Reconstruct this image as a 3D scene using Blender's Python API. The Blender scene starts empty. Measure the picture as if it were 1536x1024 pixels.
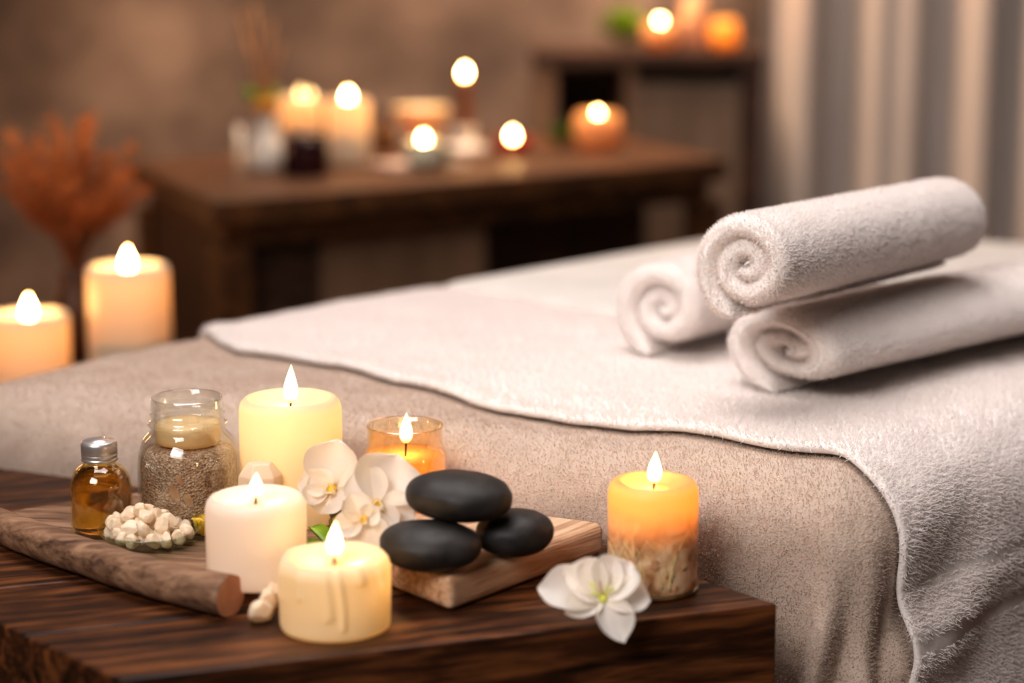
import bpy, bmesh, math, random
import numpy as np
from mathutils import Vector, Matrix, noise as mnoise

random.seed(7)
C = bpy.context.scene.collection
PI = math.pi
sc = bpy.context.scene

# ------------------------------------------------------------------ camera model
F = 3000.0
PITCH = math.atan2(512 + 80, F)
SP, CP = math.sin(PITCH), math.cos(PITCH)
ZC = 0.965
ZT = 0.55          # side table top
ZTR = 0.562        # tray floor top
ZB = 0.61          # bed top
ZK = 0.64          # console top
ZS = 0.781          # cabinet top
ZBN = 0.47         # bench top

def at(x, y, z):
    """point of the place at height z that the photo shows at pixel x, y"""
    yc = (y - 512) / F
    dep = (ZC - z) / (SP + CP * yc)
    return Vector(((x - 768) / F * dep, dep * (CP - SP * yc), z))

def atY(x, y, Y):
    yc = (y - 512) / F
    dep = Y / (CP - SP * yc)
    return Vector(((x - 768) / F * dep, Y, ZC - dep * (SP + CP * yc)))

def px(p):
    dep = p.y * CP + (ZC - p.z) * SP
    return 768 + F * p.x / dep

def depth_of(p):
    return p.y * CP + (ZC - p.z) * SP

cam_d = bpy.data.cameras.new('camera')
cam = bpy.data.objects.new('camera', cam_d); C.objects.link(cam)
cam.location = (0, 0, ZC); cam.rotation_euler = (PI / 2 - PITCH, 0, 0)
cam_d.sensor_width = 36; cam_d.lens = F / 1536 * 36
cam_d.clip_start = 0.05
cam_d.dof.use_dof = True; cam_d.dof.focus_distance = 1.39; cam_d.dof.aperture_fstop = 2.5
sc.camera = cam

# ------------------------------------------------------------------ materials
def newmat(name):
    m = bpy.data.materials.new(name); m.use_nodes = True
    nt = m.node_tree; nt.nodes.clear()
    out = nt.nodes.new('ShaderNodeOutputMaterial')
    return m, nt, out

def N(nt, t, **kw):
    n = nt.nodes.new(t)
    for k, v in kw.items():
        if k in n.inputs: n.inputs[k].default_value = v
        else: setattr(n, k, v)
    return n

def L(nt, a, b): nt.links.new(a, b)

def rgb(r, g, b):
    f = lambda c: ((c / 255 + 0.055) / 1.055) ** 2.4 if c > 10 else c / 255 / 12.92
    return (f(r), f(g), f(b), 1)

def coords(nt, scale=(1, 1, 1), rot=(0, 0, 0)):
    tc = N(nt, 'ShaderNodeTexCoord'); mp = N(nt, 'ShaderNodeMapping')
    mp.inputs['Scale'].default_value = scale; mp.inputs['Rotation'].default_value = rot
    L(nt, tc.outputs['Object'], mp.inputs['Vector'])
    return mp.outputs['Vector']

def ramp(nt, fac, stops):
    r = N(nt, 'ShaderNodeValToRGB'); e = r.color_ramp.elements
    while len(e) < len(stops): e.new(0.5)
    for i, (p, c) in enumerate(stops): e[i].position = p; e[i].color = c
    L(nt, fac, r.inputs['Fac'])
    return r.outputs['Color']

def mat(name, c1, c2=None, nscale=8, rough=0.6, bump=None, spec=0.4, sss=0, ssr=(1, .5, .25), sscale=.01,
        metal=0, sheen=0, stretch=(1, 1, 1), rot=(0, 0, 0), coat=0, lo=.35, hi=.65, detail=5):
    m, nt, out = newmat(name)
    b = N(nt, 'ShaderNodeBsdfPrincipled')
    L(nt, b.outputs[0], out.inputs[0])
    b.inputs['Roughness'].default_value = rough
    b.inputs['Specular IOR Level'].default_value = spec
    b.inputs['Metallic'].default_value = metal
    b.inputs['Sheen Weight'].default_value = sheen
    b.inputs['Coat Weight'].default_value = coat
    if sss:
        b.inputs['Subsurface Weight'].default_value = sss
        b.inputs['Subsurface Radius'].default_value = ssr
        b.inputs['Subsurface Scale'].default_value = sscale
    v = coords(nt, stretch, rot)
    if c2:
        n = N(nt, 'ShaderNodeTexNoise', Scale=nscale, Detail=detail)
        L(nt, v, n.inputs['Vector'])
        L(nt, ramp(nt, n.outputs['Fac'], [(lo, c1), (hi, c2)]), b.inputs['Base Color'])
    else:
        b.inputs['Base Color'].default_value = c1
    if bump:
        kind, bs, st, dist = bump
        if kind == 'v':
            t = N(nt, 'ShaderNodeTexVoronoi', Scale=bs)
            o = t.outputs['Distance']
        else:
            t = N(nt, 'ShaderNodeTexNoise', Scale=bs, Detail=4)
            o = t.outputs['Fac']
        L(nt, v, t.inputs['Vector'])
        bp = N(nt, 'ShaderNodeBump', Strength=st, Distance=dist)
        L(nt, o, bp.inputs['Height']); L(nt, bp.outputs[0], b.inputs['Normal'])
    return m

def wood(name, dark, mid, light, rot=0, scale=1.0, rough=.45, bump=.4, along=(1, 9, 9), spec=.4):
    m, nt, out = newmat(name)
    b = N(nt, 'ShaderNodeBsdfPrincipled', Roughness=rough)
    b.inputs['Specular IOR Level'].default_value = spec
    L(nt, b.outputs[0], out.inputs[0])
    tc = N(nt, 'ShaderNodeTexCoord'); r0 = N(nt, 'ShaderNodeMapping'); mp = N(nt, 'ShaderNodeMapping')
    r0.inputs['Rotation'].default_value = (0, 0, rot)
    mp.inputs['Scale'].default_value = tuple(a * scale for a in along)
    L(nt, tc.outputs['Object'], r0.inputs['Vector']); L(nt, r0.outputs[0], mp.inputs['Vector'])
    n1 = N(nt, 'ShaderNodeTexNoise', Scale=6, Detail=6, Distortion=1.2)
    n2 = N(nt, 'ShaderNodeTexNoise', Scale=26, Detail=5, Distortion=.6)
    L(nt, mp.outputs[0], n1.inputs['Vector']); L(nt, mp.outputs[0], n2.inputs['Vector'])
    mx = N(nt, 'ShaderNodeMath', operation='MULTIPLY_ADD')
    mx.inputs[1].default_value = .35
    L(nt, n2.outputs['Fac'], mx.inputs[0])
    sub = N(nt, 'ShaderNodeMath', operation='MULTIPLY'); sub.inputs[1].default_value = .72
    L(nt, n1.outputs['Fac'], sub.inputs[0]); L(nt, sub.outputs[0], mx.inputs[2])
    L(nt, ramp(nt, mx.outputs[0], [(.38, dark), (.52, mid), (.68, light)]), b.inputs['Base Color'])
    bp = N(nt, 'ShaderNodeBump', Strength=bump, Distance=.002)
    L(nt, mx.outputs[0], bp.inputs['Height']); L(nt, bp.outputs[0], b.inputs['Normal'])
    return m

def thin_glass(name, tint=(1, 1, 1, 1), edge=.55, rough=.02):
    m, nt, out = newmat(name)
    t = N(nt, 'ShaderNodeBsdfTransparent', Color=tint)
    g = N(nt, 'ShaderNodeBsdfGlossy', Roughness=rough, Color=(1, 1, 1, 1))
    lw = N(nt, 'ShaderNodeLayerWeight', Blend=.25)
    mu = N(nt, 'ShaderNodeMath', operation='MULTIPLY_ADD'); mu.inputs[1].default_value = edge; mu.inputs[2].default_value = .035
    L(nt, lw.outputs['Facing'], mu.inputs[0])
    mx = N(nt, 'ShaderNodeMixShader')
    L(nt, mu.outputs[0], mx.inputs[0]); L(nt, t.outputs[0], mx.inputs[1]); L(nt, g.outputs[0], mx.inputs[2])
    L(nt, mx.outputs[0], out.inputs[0])
    return m

def flame_mat(name, strength):
    m, nt, out = newmat(name)
    tc = N(nt, 'ShaderNodeTexCoord'); sx = N(nt, 'ShaderNodeSeparateXYZ')
    L(nt, tc.outputs['Generated'], sx.inputs[0])
    col = ramp(nt, sx.outputs['Z'], [(0, (1, .38, .06, 1)), (.25, (1, .62, .22, 1)), (.7, (1, .70, .32, 1)), (1, (1, .5, .12, 1))])
    st = N(nt, 'ShaderNodeMapRange'); st.inputs['From Min'].default_value = 0; st.inputs['From Max'].default_value = .3
    st.inputs['To Min'].default_value = strength * .15; st.inputs['To Max'].default_value = strength
    L(nt, sx.outputs['Z'], st.inputs['Value'])
    e = N(nt, 'ShaderNodeEmission'); L(nt, col, e.inputs['Color']); L(nt, st.outputs[0], e.inputs['Strength'])
    L(nt, e.outputs[0], out.inputs[0])
    return m

def wax_mat(name, col, sscale=.018, rad=(1, .55, .22), rough=.45, trans=.42, tcol=None):
    m, nt, out = newmat(name)
    b = N(nt, 'ShaderNodeBsdfPrincipled', Roughness=rough)
    b.inputs['Base Color'].default_value = col
    t = N(nt, 'ShaderNodeBsdfTranslucent', Color=tcol or col)
    v = coords(nt)
    n = N(nt, 'ShaderNodeTexNoise', Scale=60, Detail=3); L(nt, v, n.inputs['Vector'])
    bp = N(nt, 'ShaderNodeBump', Strength=.15, Distance=.002)
    L(nt, n.outputs['Fac'], bp.inputs['Height']); L(nt, bp.outputs[0], b.inputs['Normal'])
    mx = N(nt, 'ShaderNodeMixShader'); mx.inputs[0].default_value = trans
    L(nt, b.outputs[0], mx.inputs[1]); L(nt, t.outputs[0], mx.inputs[2]); L(nt, mx.outputs[0], out.inputs[0])
    return m

def cloth_mat(name, c1, c2, bscale, strength, dist):
    m, nt, out = newmat(name)
    b = N(nt, 'ShaderNodeBsdfPrincipled', Roughness=.95)
    b.inputs['Specular IOR Level'].default_value = .12
    b.inputs['Sheen Weight'].default_value = .25
    b.inputs['Sheen Roughness'].default_value = .5
    v = coords(nt)
    n = N(nt, 'ShaderNodeTexNoise', Scale=35, Detail=6, Roughness=.7); L(nt, v, n.inputs['Vector'])
    L(nt, ramp(nt, n.outputs['Fac'], [(.3, c1), (.7, c2)]), b.inputs['Base Color'])
    w = N(nt, 'ShaderNodeTexNoise', Scale=bscale * .5, Detail=2); L(nt, v, w.inputs['Vector'])
    mxv = N(nt, 'ShaderNodeMix', data_type='VECTOR'); mxv.inputs[0].default_value = .004
    ad = N(nt, 'ShaderNodeVectorMath', operation='MULTIPLY_ADD')
    ad.inputs[1].default_value = (2.0 / bscale,) * 3
    L(nt, w.outputs['Color'], ad.inputs[0]); L(nt, v, ad.inputs[2])
    vo = N(nt, 'ShaderNodeTexVoronoi', Scale=bscale); L(nt, ad.outputs[0], vo.inputs['Vector'])
    bp = N(nt, 'ShaderNodeBump', Strength=strength, Distance=dist)
    bp.invert = True
    L(nt, vo.outputs['Distance'], bp.inputs['Height']); L(nt, bp.outputs[0], b.inputs['Normal'])
    L(nt, b.outputs[0], out.inputs[0])
    return m

# ------------------------------------------------------------------ geometry helpers
def mesh(name, verts, faces, m=None, smooth=True):
    me = bpy.data.meshes.new(name)
    me.from_pydata([tuple(v) for v in verts], [], faces)
    me.update()
    if smooth: me.polygons.foreach_set('use_smooth', [True] * len(me.polygons))
    if m: me.materials.append(m)
    return me

def obj(name, me, parent=None, loc=(0, 0, 0), rot=(0, 0, 0)):
    o = bpy.data.objects.new(name, me); C.objects.link(o)
    o.location = loc; o.rotation_euler = rot
    if parent: o.parent = parent
    return o

def thing(name, label, cat, loc=(0, 0, 0), rotz=0, group=None):
    o = bpy.data.objects.new(name, None); C.objects.link(o)
    o.empty_display_size = .02
    o.location = loc; o.rotation_euler = (0, 0, rotz)
    return tag(o, label, cat, group)

def tag(o, label, cat, group=None, kind=None):
    o['label'] = label; o['category'] = cat
    if group: o['group'] = group
    if kind: o['kind'] = kind
    return o

def lathe(name, prof, m, seg=48, wob=0, seed=0, closed=False):
    """prof: (r, z) from the bottom axis round to the top axis"""
    verts, faces, rings = [], [], []
    for (r, z) in prof:
        if r < 1e-6:
            rings.append([len(verts)]); verts.append((0, 0, z))
        else:
            ring = []
            for k in range(seg):
                a = 2 * PI * k / seg
                dr = 1; dz = 0
                if wob:
                    nn = mnoise.noise(Vector((math.cos(a) * 1.5 + seed, math.sin(a) * 1.5, z * 40)))
                    dr = 1 + wob * nn
                    dz = wob * .04 * mnoise.noise(Vector((math.cos(a) * 1.1, math.sin(a) * 1.1 + seed, 5))) * min(1, z * 30)
                ring.append(len(verts)); verts.append((r * dr * math.cos(a), r * dr * math.sin(a), z + dz))
            rings.append(ring)
    pairs = list(zip(rings[:-1], rings[1:]))
    if closed: pairs.append((rings[-1], rings[0]))
    for A, B in pairs:
        if len(A) == 1 and len(B) == 1: continue
        if len(A) == 1:
            for k in range(seg): faces.append((A[0], B[(k + 1) % seg], B[k]))
        elif len(B) == 1:
            for k in range(seg): faces.append((A[k], A[(k + 1) % seg], B[0]))
        else:
            for k in range(seg): faces.append((A[k], A[(k + 1) % seg], B[(k + 1) % seg], B[k]))
    return mesh(name, verts, faces, m)

def tube_data(pts, rad, seg=8, flat=1.0):
    verts, faces = [], []
    pts = [Vector(p) for p in pts]
    n = len(pts)
    up0 = Vector((0, 0, 1))
    for i, p in enumerate(pts):
        d = (pts[min(i + 1, n - 1)] - pts[max(i - 1, 0)]).normalized()
        up = up0 if abs(d.z) < .9 else Vector((0, 1, 0))
        sx = d.cross(up).normalized(); sy = sx.cross(d)
        r = rad[i] if isinstance(rad, (list, tuple)) else rad
        for k in range(seg):
            a = 2 * PI * k / seg
            verts.append(p + sx * math.cos(a) * r * flat + sy * math.sin(a) * r)
    for i in range(n - 1):
        for k in range(seg):
            a, b = i * seg + k, i * seg + (k + 1) % seg
            faces.append((a, b, b + seg, a + seg))
    faces.append(tuple(range(seg - 1, -1, -1))); faces.append(tuple(range((n - 1) * seg, n * seg)))
    return verts, faces

def tube(name, pts, rad, m, seg=8, flat=1.0):
    v, f = tube_data(pts, rad, seg, flat)
    return mesh(name, v, f, m)

def tubes(name, paths, m, seg=6):
    V, Fc = [], []
    for pts, r in paths:
        v, f = tube_data(pts, r, seg)
        o = len(V); V += v; Fc += [tuple(i + o for i in q) for q in f]
    return mesh(name, V, Fc, m)

def boxes(name, lst, m, bev=.003):
    """lst of (centre, size, rotz)"""
    bm = bmesh.new()
    for c, s, *r in lst:
        mt = Matrix.Translation(c) @ Matrix.Rotation(r[0] if r else 0, 4, 'Z') @ Matrix.Diagonal((s[0], s[1], s[2], 1))
        bmesh.ops.create_cube(bm, size=1, matrix=mt)
    if bev: bmesh.ops.bevel(bm, geom=list(bm.edges), offset=bev, segments=2, profile=.6, affect='EDGES')
    me = bpy.data.meshes.new(name); bm.to_mesh(me); bm.free(); me.materials.append(m)
    return me

def prism(name, polys, z0, z1, m, bev=.003, seg=2):
    bm = bmesh.new()
    for poly in polys:
        lo = [bm.verts.new((p[0], p[1], z0)) for p in poly]
        hi = [bm.verts.new((p[0], p[1], z1)) for p in poly]
        n = len(poly)
        bm.faces.new(hi); bm.faces.new(lo[::-1])
        for i in range(n): bm.faces.new((lo[i], lo[(i + 1) % n], hi[(i + 1) % n], hi[i]))
    bmesh.ops.recalc_face_normals(bm, faces=list(bm.faces))
    if bev: bmesh.ops.bevel(bm, geom=list(bm.edges), offset=bev, segments=seg, profile=.5, affect='EDGES')
    me = bpy.data.meshes.new(name); bm.to_mesh(me); bm.free(); me.materials.append(m)
    return me

def clip(poly, n, d):
    """keep the part of a 2D polygon with p.n <= d"""
    out = []
    for i in range(len(poly)):
        a, b = poly[i], poly[(i + 1) % len(poly)]
        da, db = a.dot(n) - d, b.dot(n) - d
        if da <= 0: out.append(a)
        if (da < 0 < db) or (db < 0 < da): out.append(a + (b - a) * (da / (da - db)))
    return out

def grid_faces(nu, nv):
    return [(i * nv + j, (i + 1) * nv + j, (i + 1) * nv + j + 1, i * nv + j + 1) for i in range(nu - 1) for j in range(nv - 1)]

def hair(o, count, length, rad, seed=1, density=None, mslot=1, brown=.02):
    md = o.modifiers.new('pile', 'PARTICLE_SYSTEM')
    ps = md.particle_system; st = ps.settings
    ps.seed = seed
    st.type = 'HAIR'; st.count = count; st.hair_length = length
    st.hair_step = 2; st.render_step = 2; st.display_step = 1
    st.use_advanced_hair = True
    st.emit_from = 'FACE'; st.use_even_distribution = True; st.use_modifier_stack = False
    st.normal_factor = length / 4 * .75; st.tangent_factor = 0; st.factor_random = length / 4 * brown
    st.brownian_factor = 0
    st.radius_scale = 1; st.root_radius = rad; st.tip_radius = rad * .55; st.shape = 0
    st.material = mslot
    if density: ps.vertex_group_density = density
    return ps

# ------------------------------------------------------------------ shared materials
M = {}
M['white_towel'] = cloth_mat('white terry', rgb(226, 217, 212), rgb(238, 231, 227), 520, .3, .0015)
M['beige_towel'] = cloth_mat('beige terry', rgb(186, 167, 152), rgb(200, 182, 168), 620, .35, .0015)
M['cream_sheet'] = mat('cream sheet', rgb(208, 202, 195), rgb(220, 214, 207), 20, rough=.9, sheen=.2, bump=('n', 300, .2, .001))
M['flat_weave'] = mat('flat weave', rgb(226, 216, 210), rgb(236, 227, 222), 200, rough=.8, bump=('n', 900, .3, .0008), stretch=(1, 1, 4))
M['table_wood'] = wood('dark walnut', rgb(30, 14, 7), rgb(92, 52, 28), rgb(146, 92, 54), rough=.38, bump=.5)
M['tray_wood'] = wood('weathered wood', rgb(92, 66, 48), rgb(142, 108, 82), rgb(176, 142, 114), scale=1.4, rough=.6, bump=.7)
M['tray_end'] = mat('cut wood end', rgb(192, 132, 98), rgb(210, 154, 118), 60, rough=.6)
M['board_wood'] = wood('pale wood', rgb(150, 108, 78), rgb(190, 150, 118), rgb(214, 182, 152), scale=1.2, rough=.6, bump=.5)
M['console_wood'] = wood('oiled brown wood', rgb(40, 21, 8), rgb(74, 43, 18), rgb(104, 64, 28), scale=.6, rough=.5, bump=.3)
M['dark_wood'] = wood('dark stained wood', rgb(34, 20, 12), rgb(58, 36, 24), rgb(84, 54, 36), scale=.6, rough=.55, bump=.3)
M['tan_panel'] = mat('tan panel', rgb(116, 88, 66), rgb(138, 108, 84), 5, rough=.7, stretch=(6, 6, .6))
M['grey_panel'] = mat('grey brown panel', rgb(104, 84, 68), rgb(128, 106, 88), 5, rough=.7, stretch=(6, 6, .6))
M['wax'] = wax_mat('ivory wax', rgb(250, 236, 202), sscale=.016)
M['wax_white'] = wax_mat('white wax', rgb(250, 240, 228), sscale=.012)
M['wax_amber'] = wax_mat('amber wax', rgb(240, 188, 116), trans=.5)
M['wax_bg'] = wax_mat('warm wax', rgb(250, 234, 206), sscale=.024, rad=(1, .5, .2))
M['wick'] = mat('wick', rgb(60, 30, 18), rough=.9)
M['flame'] = flame_mat('flame', 14)
M['flame_far'] = flame_mat('far flame', 95)
M['flame_dim'] = flame_mat('dim flame', 9)
M['glass'] = thin_glass('clear glass', (.97, .98, .97, 1))
M['glass_far'] = thin_glass('far glass', (.97, .98, .97, 1), edge=.15, rough=.3)
M['glass_green'] = thin_glass('greenish glass', (.88, .95, .86, 1), edge=.6)
M['glass_amber'] = thin_glass('amber glass', (1, .92, .78, 1), edge=.6)
M['stone'] = mat('basalt', rgb(30, 28, 27), rgb(50, 46, 44), 60, rough=.55, bump=('n', 420, .25, .0008), spec=.4)
M['metal'] = mat('brushed aluminium', rgb(216, 210, 206), rough=.36, metal=.8)
M['crystal_old'] = mat('salt crystal', rgb(246, 226, 196), rgb(252, 240, 222), 30, rough=.4, sss=.7, sscale=.003, bump=('n', 300, .3, .001))
M['green'] = mat('green leaf', rgb(104, 142, 30), rgb(150, 180, 50), 60, rough=.45, sss=.3, sscale=.003)
M['stem'] = mat('green stem', rgb(96, 92, 40), rgb(120, 112, 52), 60, rough=.55)
M['yellow'] = mat('yellow centre', rgb(226, 186, 40), rgb(240, 206, 84), 120, rough=.5, sss=.3, sscale=.003)

def petal_mat():
    m, nt, out = newmat('orchid petal')
    b = N(nt, 'ShaderNodeBsdfPrincipled', Roughness=.5)
    b.inputs['Base Color'].default_value = rgb(253, 248, 242)
    b.inputs['Specular IOR Level'].default_value = .25
    t = N(nt, 'ShaderNodeBsdfTranslucent', Color=rgb(255, 246, 232))
    v = coords(nt, (1, 1, 1))
    n = N(nt, 'ShaderNodeTexNoise', Scale=90, Detail=3); L(nt, v, n.inputs['Vector'])
    bp = N(nt, 'ShaderNodeBump', Strength=.12, Distance=.002)
    L(nt, n.outputs['Fac'], bp.inputs['Height']); L(nt, bp.outputs[0], b.inputs['Normal'])
    mx = N(nt, 'ShaderNodeMixShader'); mx.inputs[0].default_value = .45
    L(nt, b.outputs[0], mx.inputs[1]); L(nt, t.outputs[0], mx.inputs[2]); L(nt, mx.outputs[0], out.inputs[0])
    return m
def frosted(name, col, fac=.6):
    m, nt, out = newmat(name)
    b = N(nt, 'ShaderNodeBsdfPrincipled', Roughness=.35); b.inputs['Base Color'].default_value = col
    t = N(nt, 'ShaderNodeBsdfTranslucent', Color=col)
    mx = N(nt, 'ShaderNodeMixShader'); mx.inputs[0].default_value = fac
    L(nt, b.outputs[0], mx.inputs[1]); L(nt, t.outputs[0], mx.inputs[2]); L(nt, mx.outputs[0], out.inputs[0])
    return m
M['petal'] = petal_mat()

def oil_mat():
    m, nt, out = newmat('golden oil')
    b = N(nt, 'ShaderNodeBsdfPrincipled', Roughness=.03)
    b.inputs['Base Color'].default_value = rgb(240, 204, 96)
    b.inputs['Transmission Weight'].default_value = 1
    b.inputs['IOR'].default_value = 1.42
    L(nt, b.outputs[0], out.inputs[0])
    return m
M['oil'] = oil_mat()
M['crystal'] = frosted('salt crystal', rgb(250, 232, 206), .35)

def salt_mat():
    m, nt, out = newmat('brown bath salt')
    b = N(nt, 'ShaderNodeBsdfPrincipled', Roughness=.7)
    v = coords(nt)
    n = N(nt, 'ShaderNodeTexNoise', Scale=45, Detail=3); vo = N(nt, 'ShaderNodeTexVoronoi', Scale=620)
    L(nt, v, n.inputs['Vector']); L(nt, v, vo.inputs['Vector'])
    mx = N(nt, 'ShaderNodeMath', operation='MULTIPLY_ADD'); mx.inputs[1].default_value = .5
    sr = N(nt, 'ShaderNodeSeparateColor'); L(nt, vo.outputs['Color'], sr.inputs[0])
    L(nt, sr.outputs[0], mx.inputs[0])
    hf = N(nt, 'ShaderNodeMath', operation='MULTIPLY'); hf.inputs[1].default_value = .6
    L(nt, n.outputs['Fac'], hf.inputs[0]); L(nt, hf.outputs[0], mx.inputs[2])
    L(nt, ramp(nt, mx.outputs[0], [(.2, rgb(138, 98, 72)), (.5, rgb(190, 150, 120)), (.85, rgb(226, 198, 168))]), b.inputs['Base Color'])
    bp = N(nt, 'ShaderNodeBump', Strength=.9, Distance=.002)
    L(nt, vo.outputs['Distance'], bp.inputs['Height']); L(nt, bp.outputs[0], b.inputs['Normal'])
    L(nt, b.outputs[0], out.inputs[0])
    return m
M['salt'] = salt_mat()

# ------------------------------------------------------------------ the room
def wall_mat():
    m, nt, out = newmat('mottled plaster')
    b = N(nt, 'ShaderNodeBsdfPrincipled', Roughness=.9)
    v = coords(nt)
    n = N(nt, 'ShaderNodeTexNoise', Scale=2.6, Detail=8, Roughness=.62); L(nt, v, n.inputs['Vector'])
    L(nt, ramp(nt, n.outputs['Fac'], [(.33, rgb(74, 60, 52)), (.5, rgb(118, 99, 86)), (.66, rgb(160, 138, 121))]), b.inputs['Base Color'])
    bp = N(nt, 'ShaderNodeBump', Strength=.4, Distance=.01)
    L(nt, n.outputs['Fac'], bp.inputs['Height']); L(nt, bp.outputs[0], b.inputs['Normal'])
    L(nt, b.outputs[0], out.inputs[0])
    return m
M['wall'] = wall_mat()
M['ceiling'] = mat('ceiling paint', rgb(170, 150, 134), rgb(180, 160, 144), 3, rough=.9)
M['floor'] = wood('floor boards', rgb(38, 24, 16), rgb(66, 44, 30), rgb(90, 62, 42), scale=.5, rough=.5)
X0, X1, Y0, Y1, ZH = -1.7, 1.9, -1.2, 3.98, 2.5
def shell(name, lo, hi, m):
    c = [(a + b) / 2 for a, b in zip(lo, hi)]; s = [b - a for a, b in zip(lo, hi)]
    o = obj(name, boxes(name, [(c, s)], m, 0)); o['kind'] = 'structure'; return o
shell('floor', (X0, Y0, -.08), (X1, Y1, 0), M['floor'])
shell('ceiling', (X0, Y0, ZH), (X1, Y1, ZH + .08), M['ceiling'])
shell('wall_back', (X0 - .08, Y1, -.08), (X1 + .08, Y1 + .08, ZH + .08), M['wall'])
shell('wall_left', (X0 - .08, Y0, -.08), (X0, Y1, ZH + .08), M['wall'])
shell('wall_right', (X1, Y0, -.08), (X1 + .08, Y1, ZH + .08), M['wall'])
bb = obj('baseboard_back', boxes('baseboard_back', [((( X0 + X1) / 2, Y1 - .009, .05), (X1 - X0, .018, .1))], M['dark_wood'])); bb['kind'] = 'structure'

# ------------------------------------------------------------------ bed
v2 = lambda p: Vector((p[0], p[1]))
PC = v2(at(1290, 735, ZB))
PL = Vector((-.4486, 1.63))
LDIR = Vector((.687, .727)).normalized()
EDIR = (PL - PC).normalized()
PL = PL + EDIR * .035 - LDIR * .03
EDIR = (PL - PC).normalized()
BLEN = 1.17
PF, PN = PL + LDIR * BLEN, PC + LDIR * BLEN
BED = [PC, PN, PF, PL]     # counter-clockwise

def inset(poly, r):
    n = len(poly); lines = []
    for i in range(n):
        a, b = poly[i], poly[(i + 1) % n]; d = (b - a).normalized(); nn = Vector((-d.y, d.x))
        lines.append((a + nn * r, d))
    out = []
    for i in range(n):
        (p, d), (q, e) = lines[i - 1], lines[i]
        den = d.x * e.y - d.y * e.x; w = q - p
        out.append(p + d * ((w.x * e.y - w.y * e.x) / den))
    return out
RB = .05
CORE = inset(BED, RB)

def closest(p):
    inside = True; best = None
    n = len(CORE)
    for i in range(n):
        a, b = CORE[i], CORE[(i + 1) % n]; d = b - a
        if (d.x * (p.y - a.y) - d.y * (p.x - a.x)) < 0: inside = False
        t = max(0, min(1, (p - a).dot(d) / d.dot(d))); q = a + d * t
        dd = (p - q).length
        if best is None or dd < best[0]: best = (dd, q)
    return (0, p) if inside else best

def fbm(x, y, z=0, f=1):
    return mnoise.fractal(Vector((x * f, y * f, z)), 1.0, 2.0, 3)

def droop(p):
    return .010 * math.exp(-(((p.x - PL.x) ** 2 + (p.y - PL.y) ** 2) / .17 ** 2))

def drape(p, off, fold=0, phase=0, rumple=.002, rk=1.0):
    """p: point of the flat cloth; returns where it lies on the bed"""
    d, q = closest(p)
    R = RB + off
    if d < 1e-6:
        n = Vector((0, 0)); pos = Vector((p.x, p.y, ZB + off)); nor = Vector((0, 0, 1)); hang = 0
    else:
        n = (p - q) / d
        if d < R * PI / 2:
            a = d / R
            pos = Vector((q.x + n.x * R * math.sin(a), q.y + n.y * R * math.sin(a), ZB - RB + R * math.cos(a)))
            nor = Vector((n.x * math.sin(a), n.y * math.sin(a), math.cos(a))); hang = 0
        else:
            hang = d - R * PI / 2
            pos = Vector((q.x + n.x * R, q.y + n.y * R, ZB - RB - hang)); nor = Vector((n.x, n.y, 0))
    pos.z -= droop(pos)
    w = rumple * (fbm(p.x, p.y, phase, 7) + .5 * fbm(p.x, p.y, phase + 3, 19))
    if fold and d > RB * .4:
        k = min(1, (d - RB * .4) / .22); k = k * k * (3 - 2 * k)
        s = p.x * 1.3 - p.y * .9
        ang = math.atan2(n.y, n.x)
        w += fold * k * (math.sin(s * 46 + phase + 3 * fbm(p.x, p.y, 9, 3)) * .5 + .5 * math.sin(ang * 9 + s * 17) + .5)
    return pos + nor * w

# mattress and frame
mb = thing('massage_bed', 'low padded massage bed dressed in cream sheet under the blanket and white towels', 'bed', (0, 0, 0))
def slab(name, poly, z0, z1, R, m, n=10):
    """convex slab with rounded top edge"""
    core = inset(poly, R); verts, faces = [], []
    loop = []
    for i in range(len(core)):
        a, b, c = poly[i - 1], poly[i], poly[(i + 1) % len(poly)]
        d0 = (b - a).normalized(); d1 = (c - b).normalized()
        a0 = math.atan2(-d0.x, d0.y); a1 = math.atan2(-d1.x, d1.y)
        while a1 < a0: a1 += 2 * PI
        for k in range(7):
            t = a0 + (a1 - a0) * k / 6
            loop.append((core[i], Vector((math.cos(t), math.sin(t)))))
    m_ = len(loop)
    rows = [(R, z0)] + [(R * math.cos(PI / 2 * j / n), z1 - R + R * math.sin(PI / 2 * j / n)) for j in range(n + 1)]
    for r, z in rows:
        for q, nn in loop: verts.append((q.x + nn.x * r, q.y + nn.y * r, z))
    for j in range(len(rows) - 1):
        for i in range(m_):
            faces.append((j * m_ + i, j * m_ + (i + 1) % m_, (j + 1) * m_ + (i + 1) % m_, (j + 1) * m_ + i))
    faces.append(tuple(range((len(rows) - 1) * m_, len(rows) * m_))); faces.append(tuple(range(m_ - 1, -1, -1)))
    return mesh(name, verts, faces, m)
inn = inset(BED, .006)
mt_me = (slab('mattress', inn, ZB - .13, ZB - .004, .046, M['cream_sheet']))
for v in mt_me.vertices:
    if v.co.z > ZB - .1: v.co.z -= droop(v.co) + .002
obj('mattress', mt_me, mb)
obj('bed_frame', prism('bed_frame', [inset(BED, .03)], ZB - .19, ZB - .131, M['dark_wood']), mb)
for p in inset(BED, .08):
    obj('leg', boxes('leg', [((p.x, p.y, (ZB - .19) / 2), (.06, .06, ZB - .19), math.atan2(LDIR.y, LDIR.x))], M['dark_wood'], .004), mb)

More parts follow.
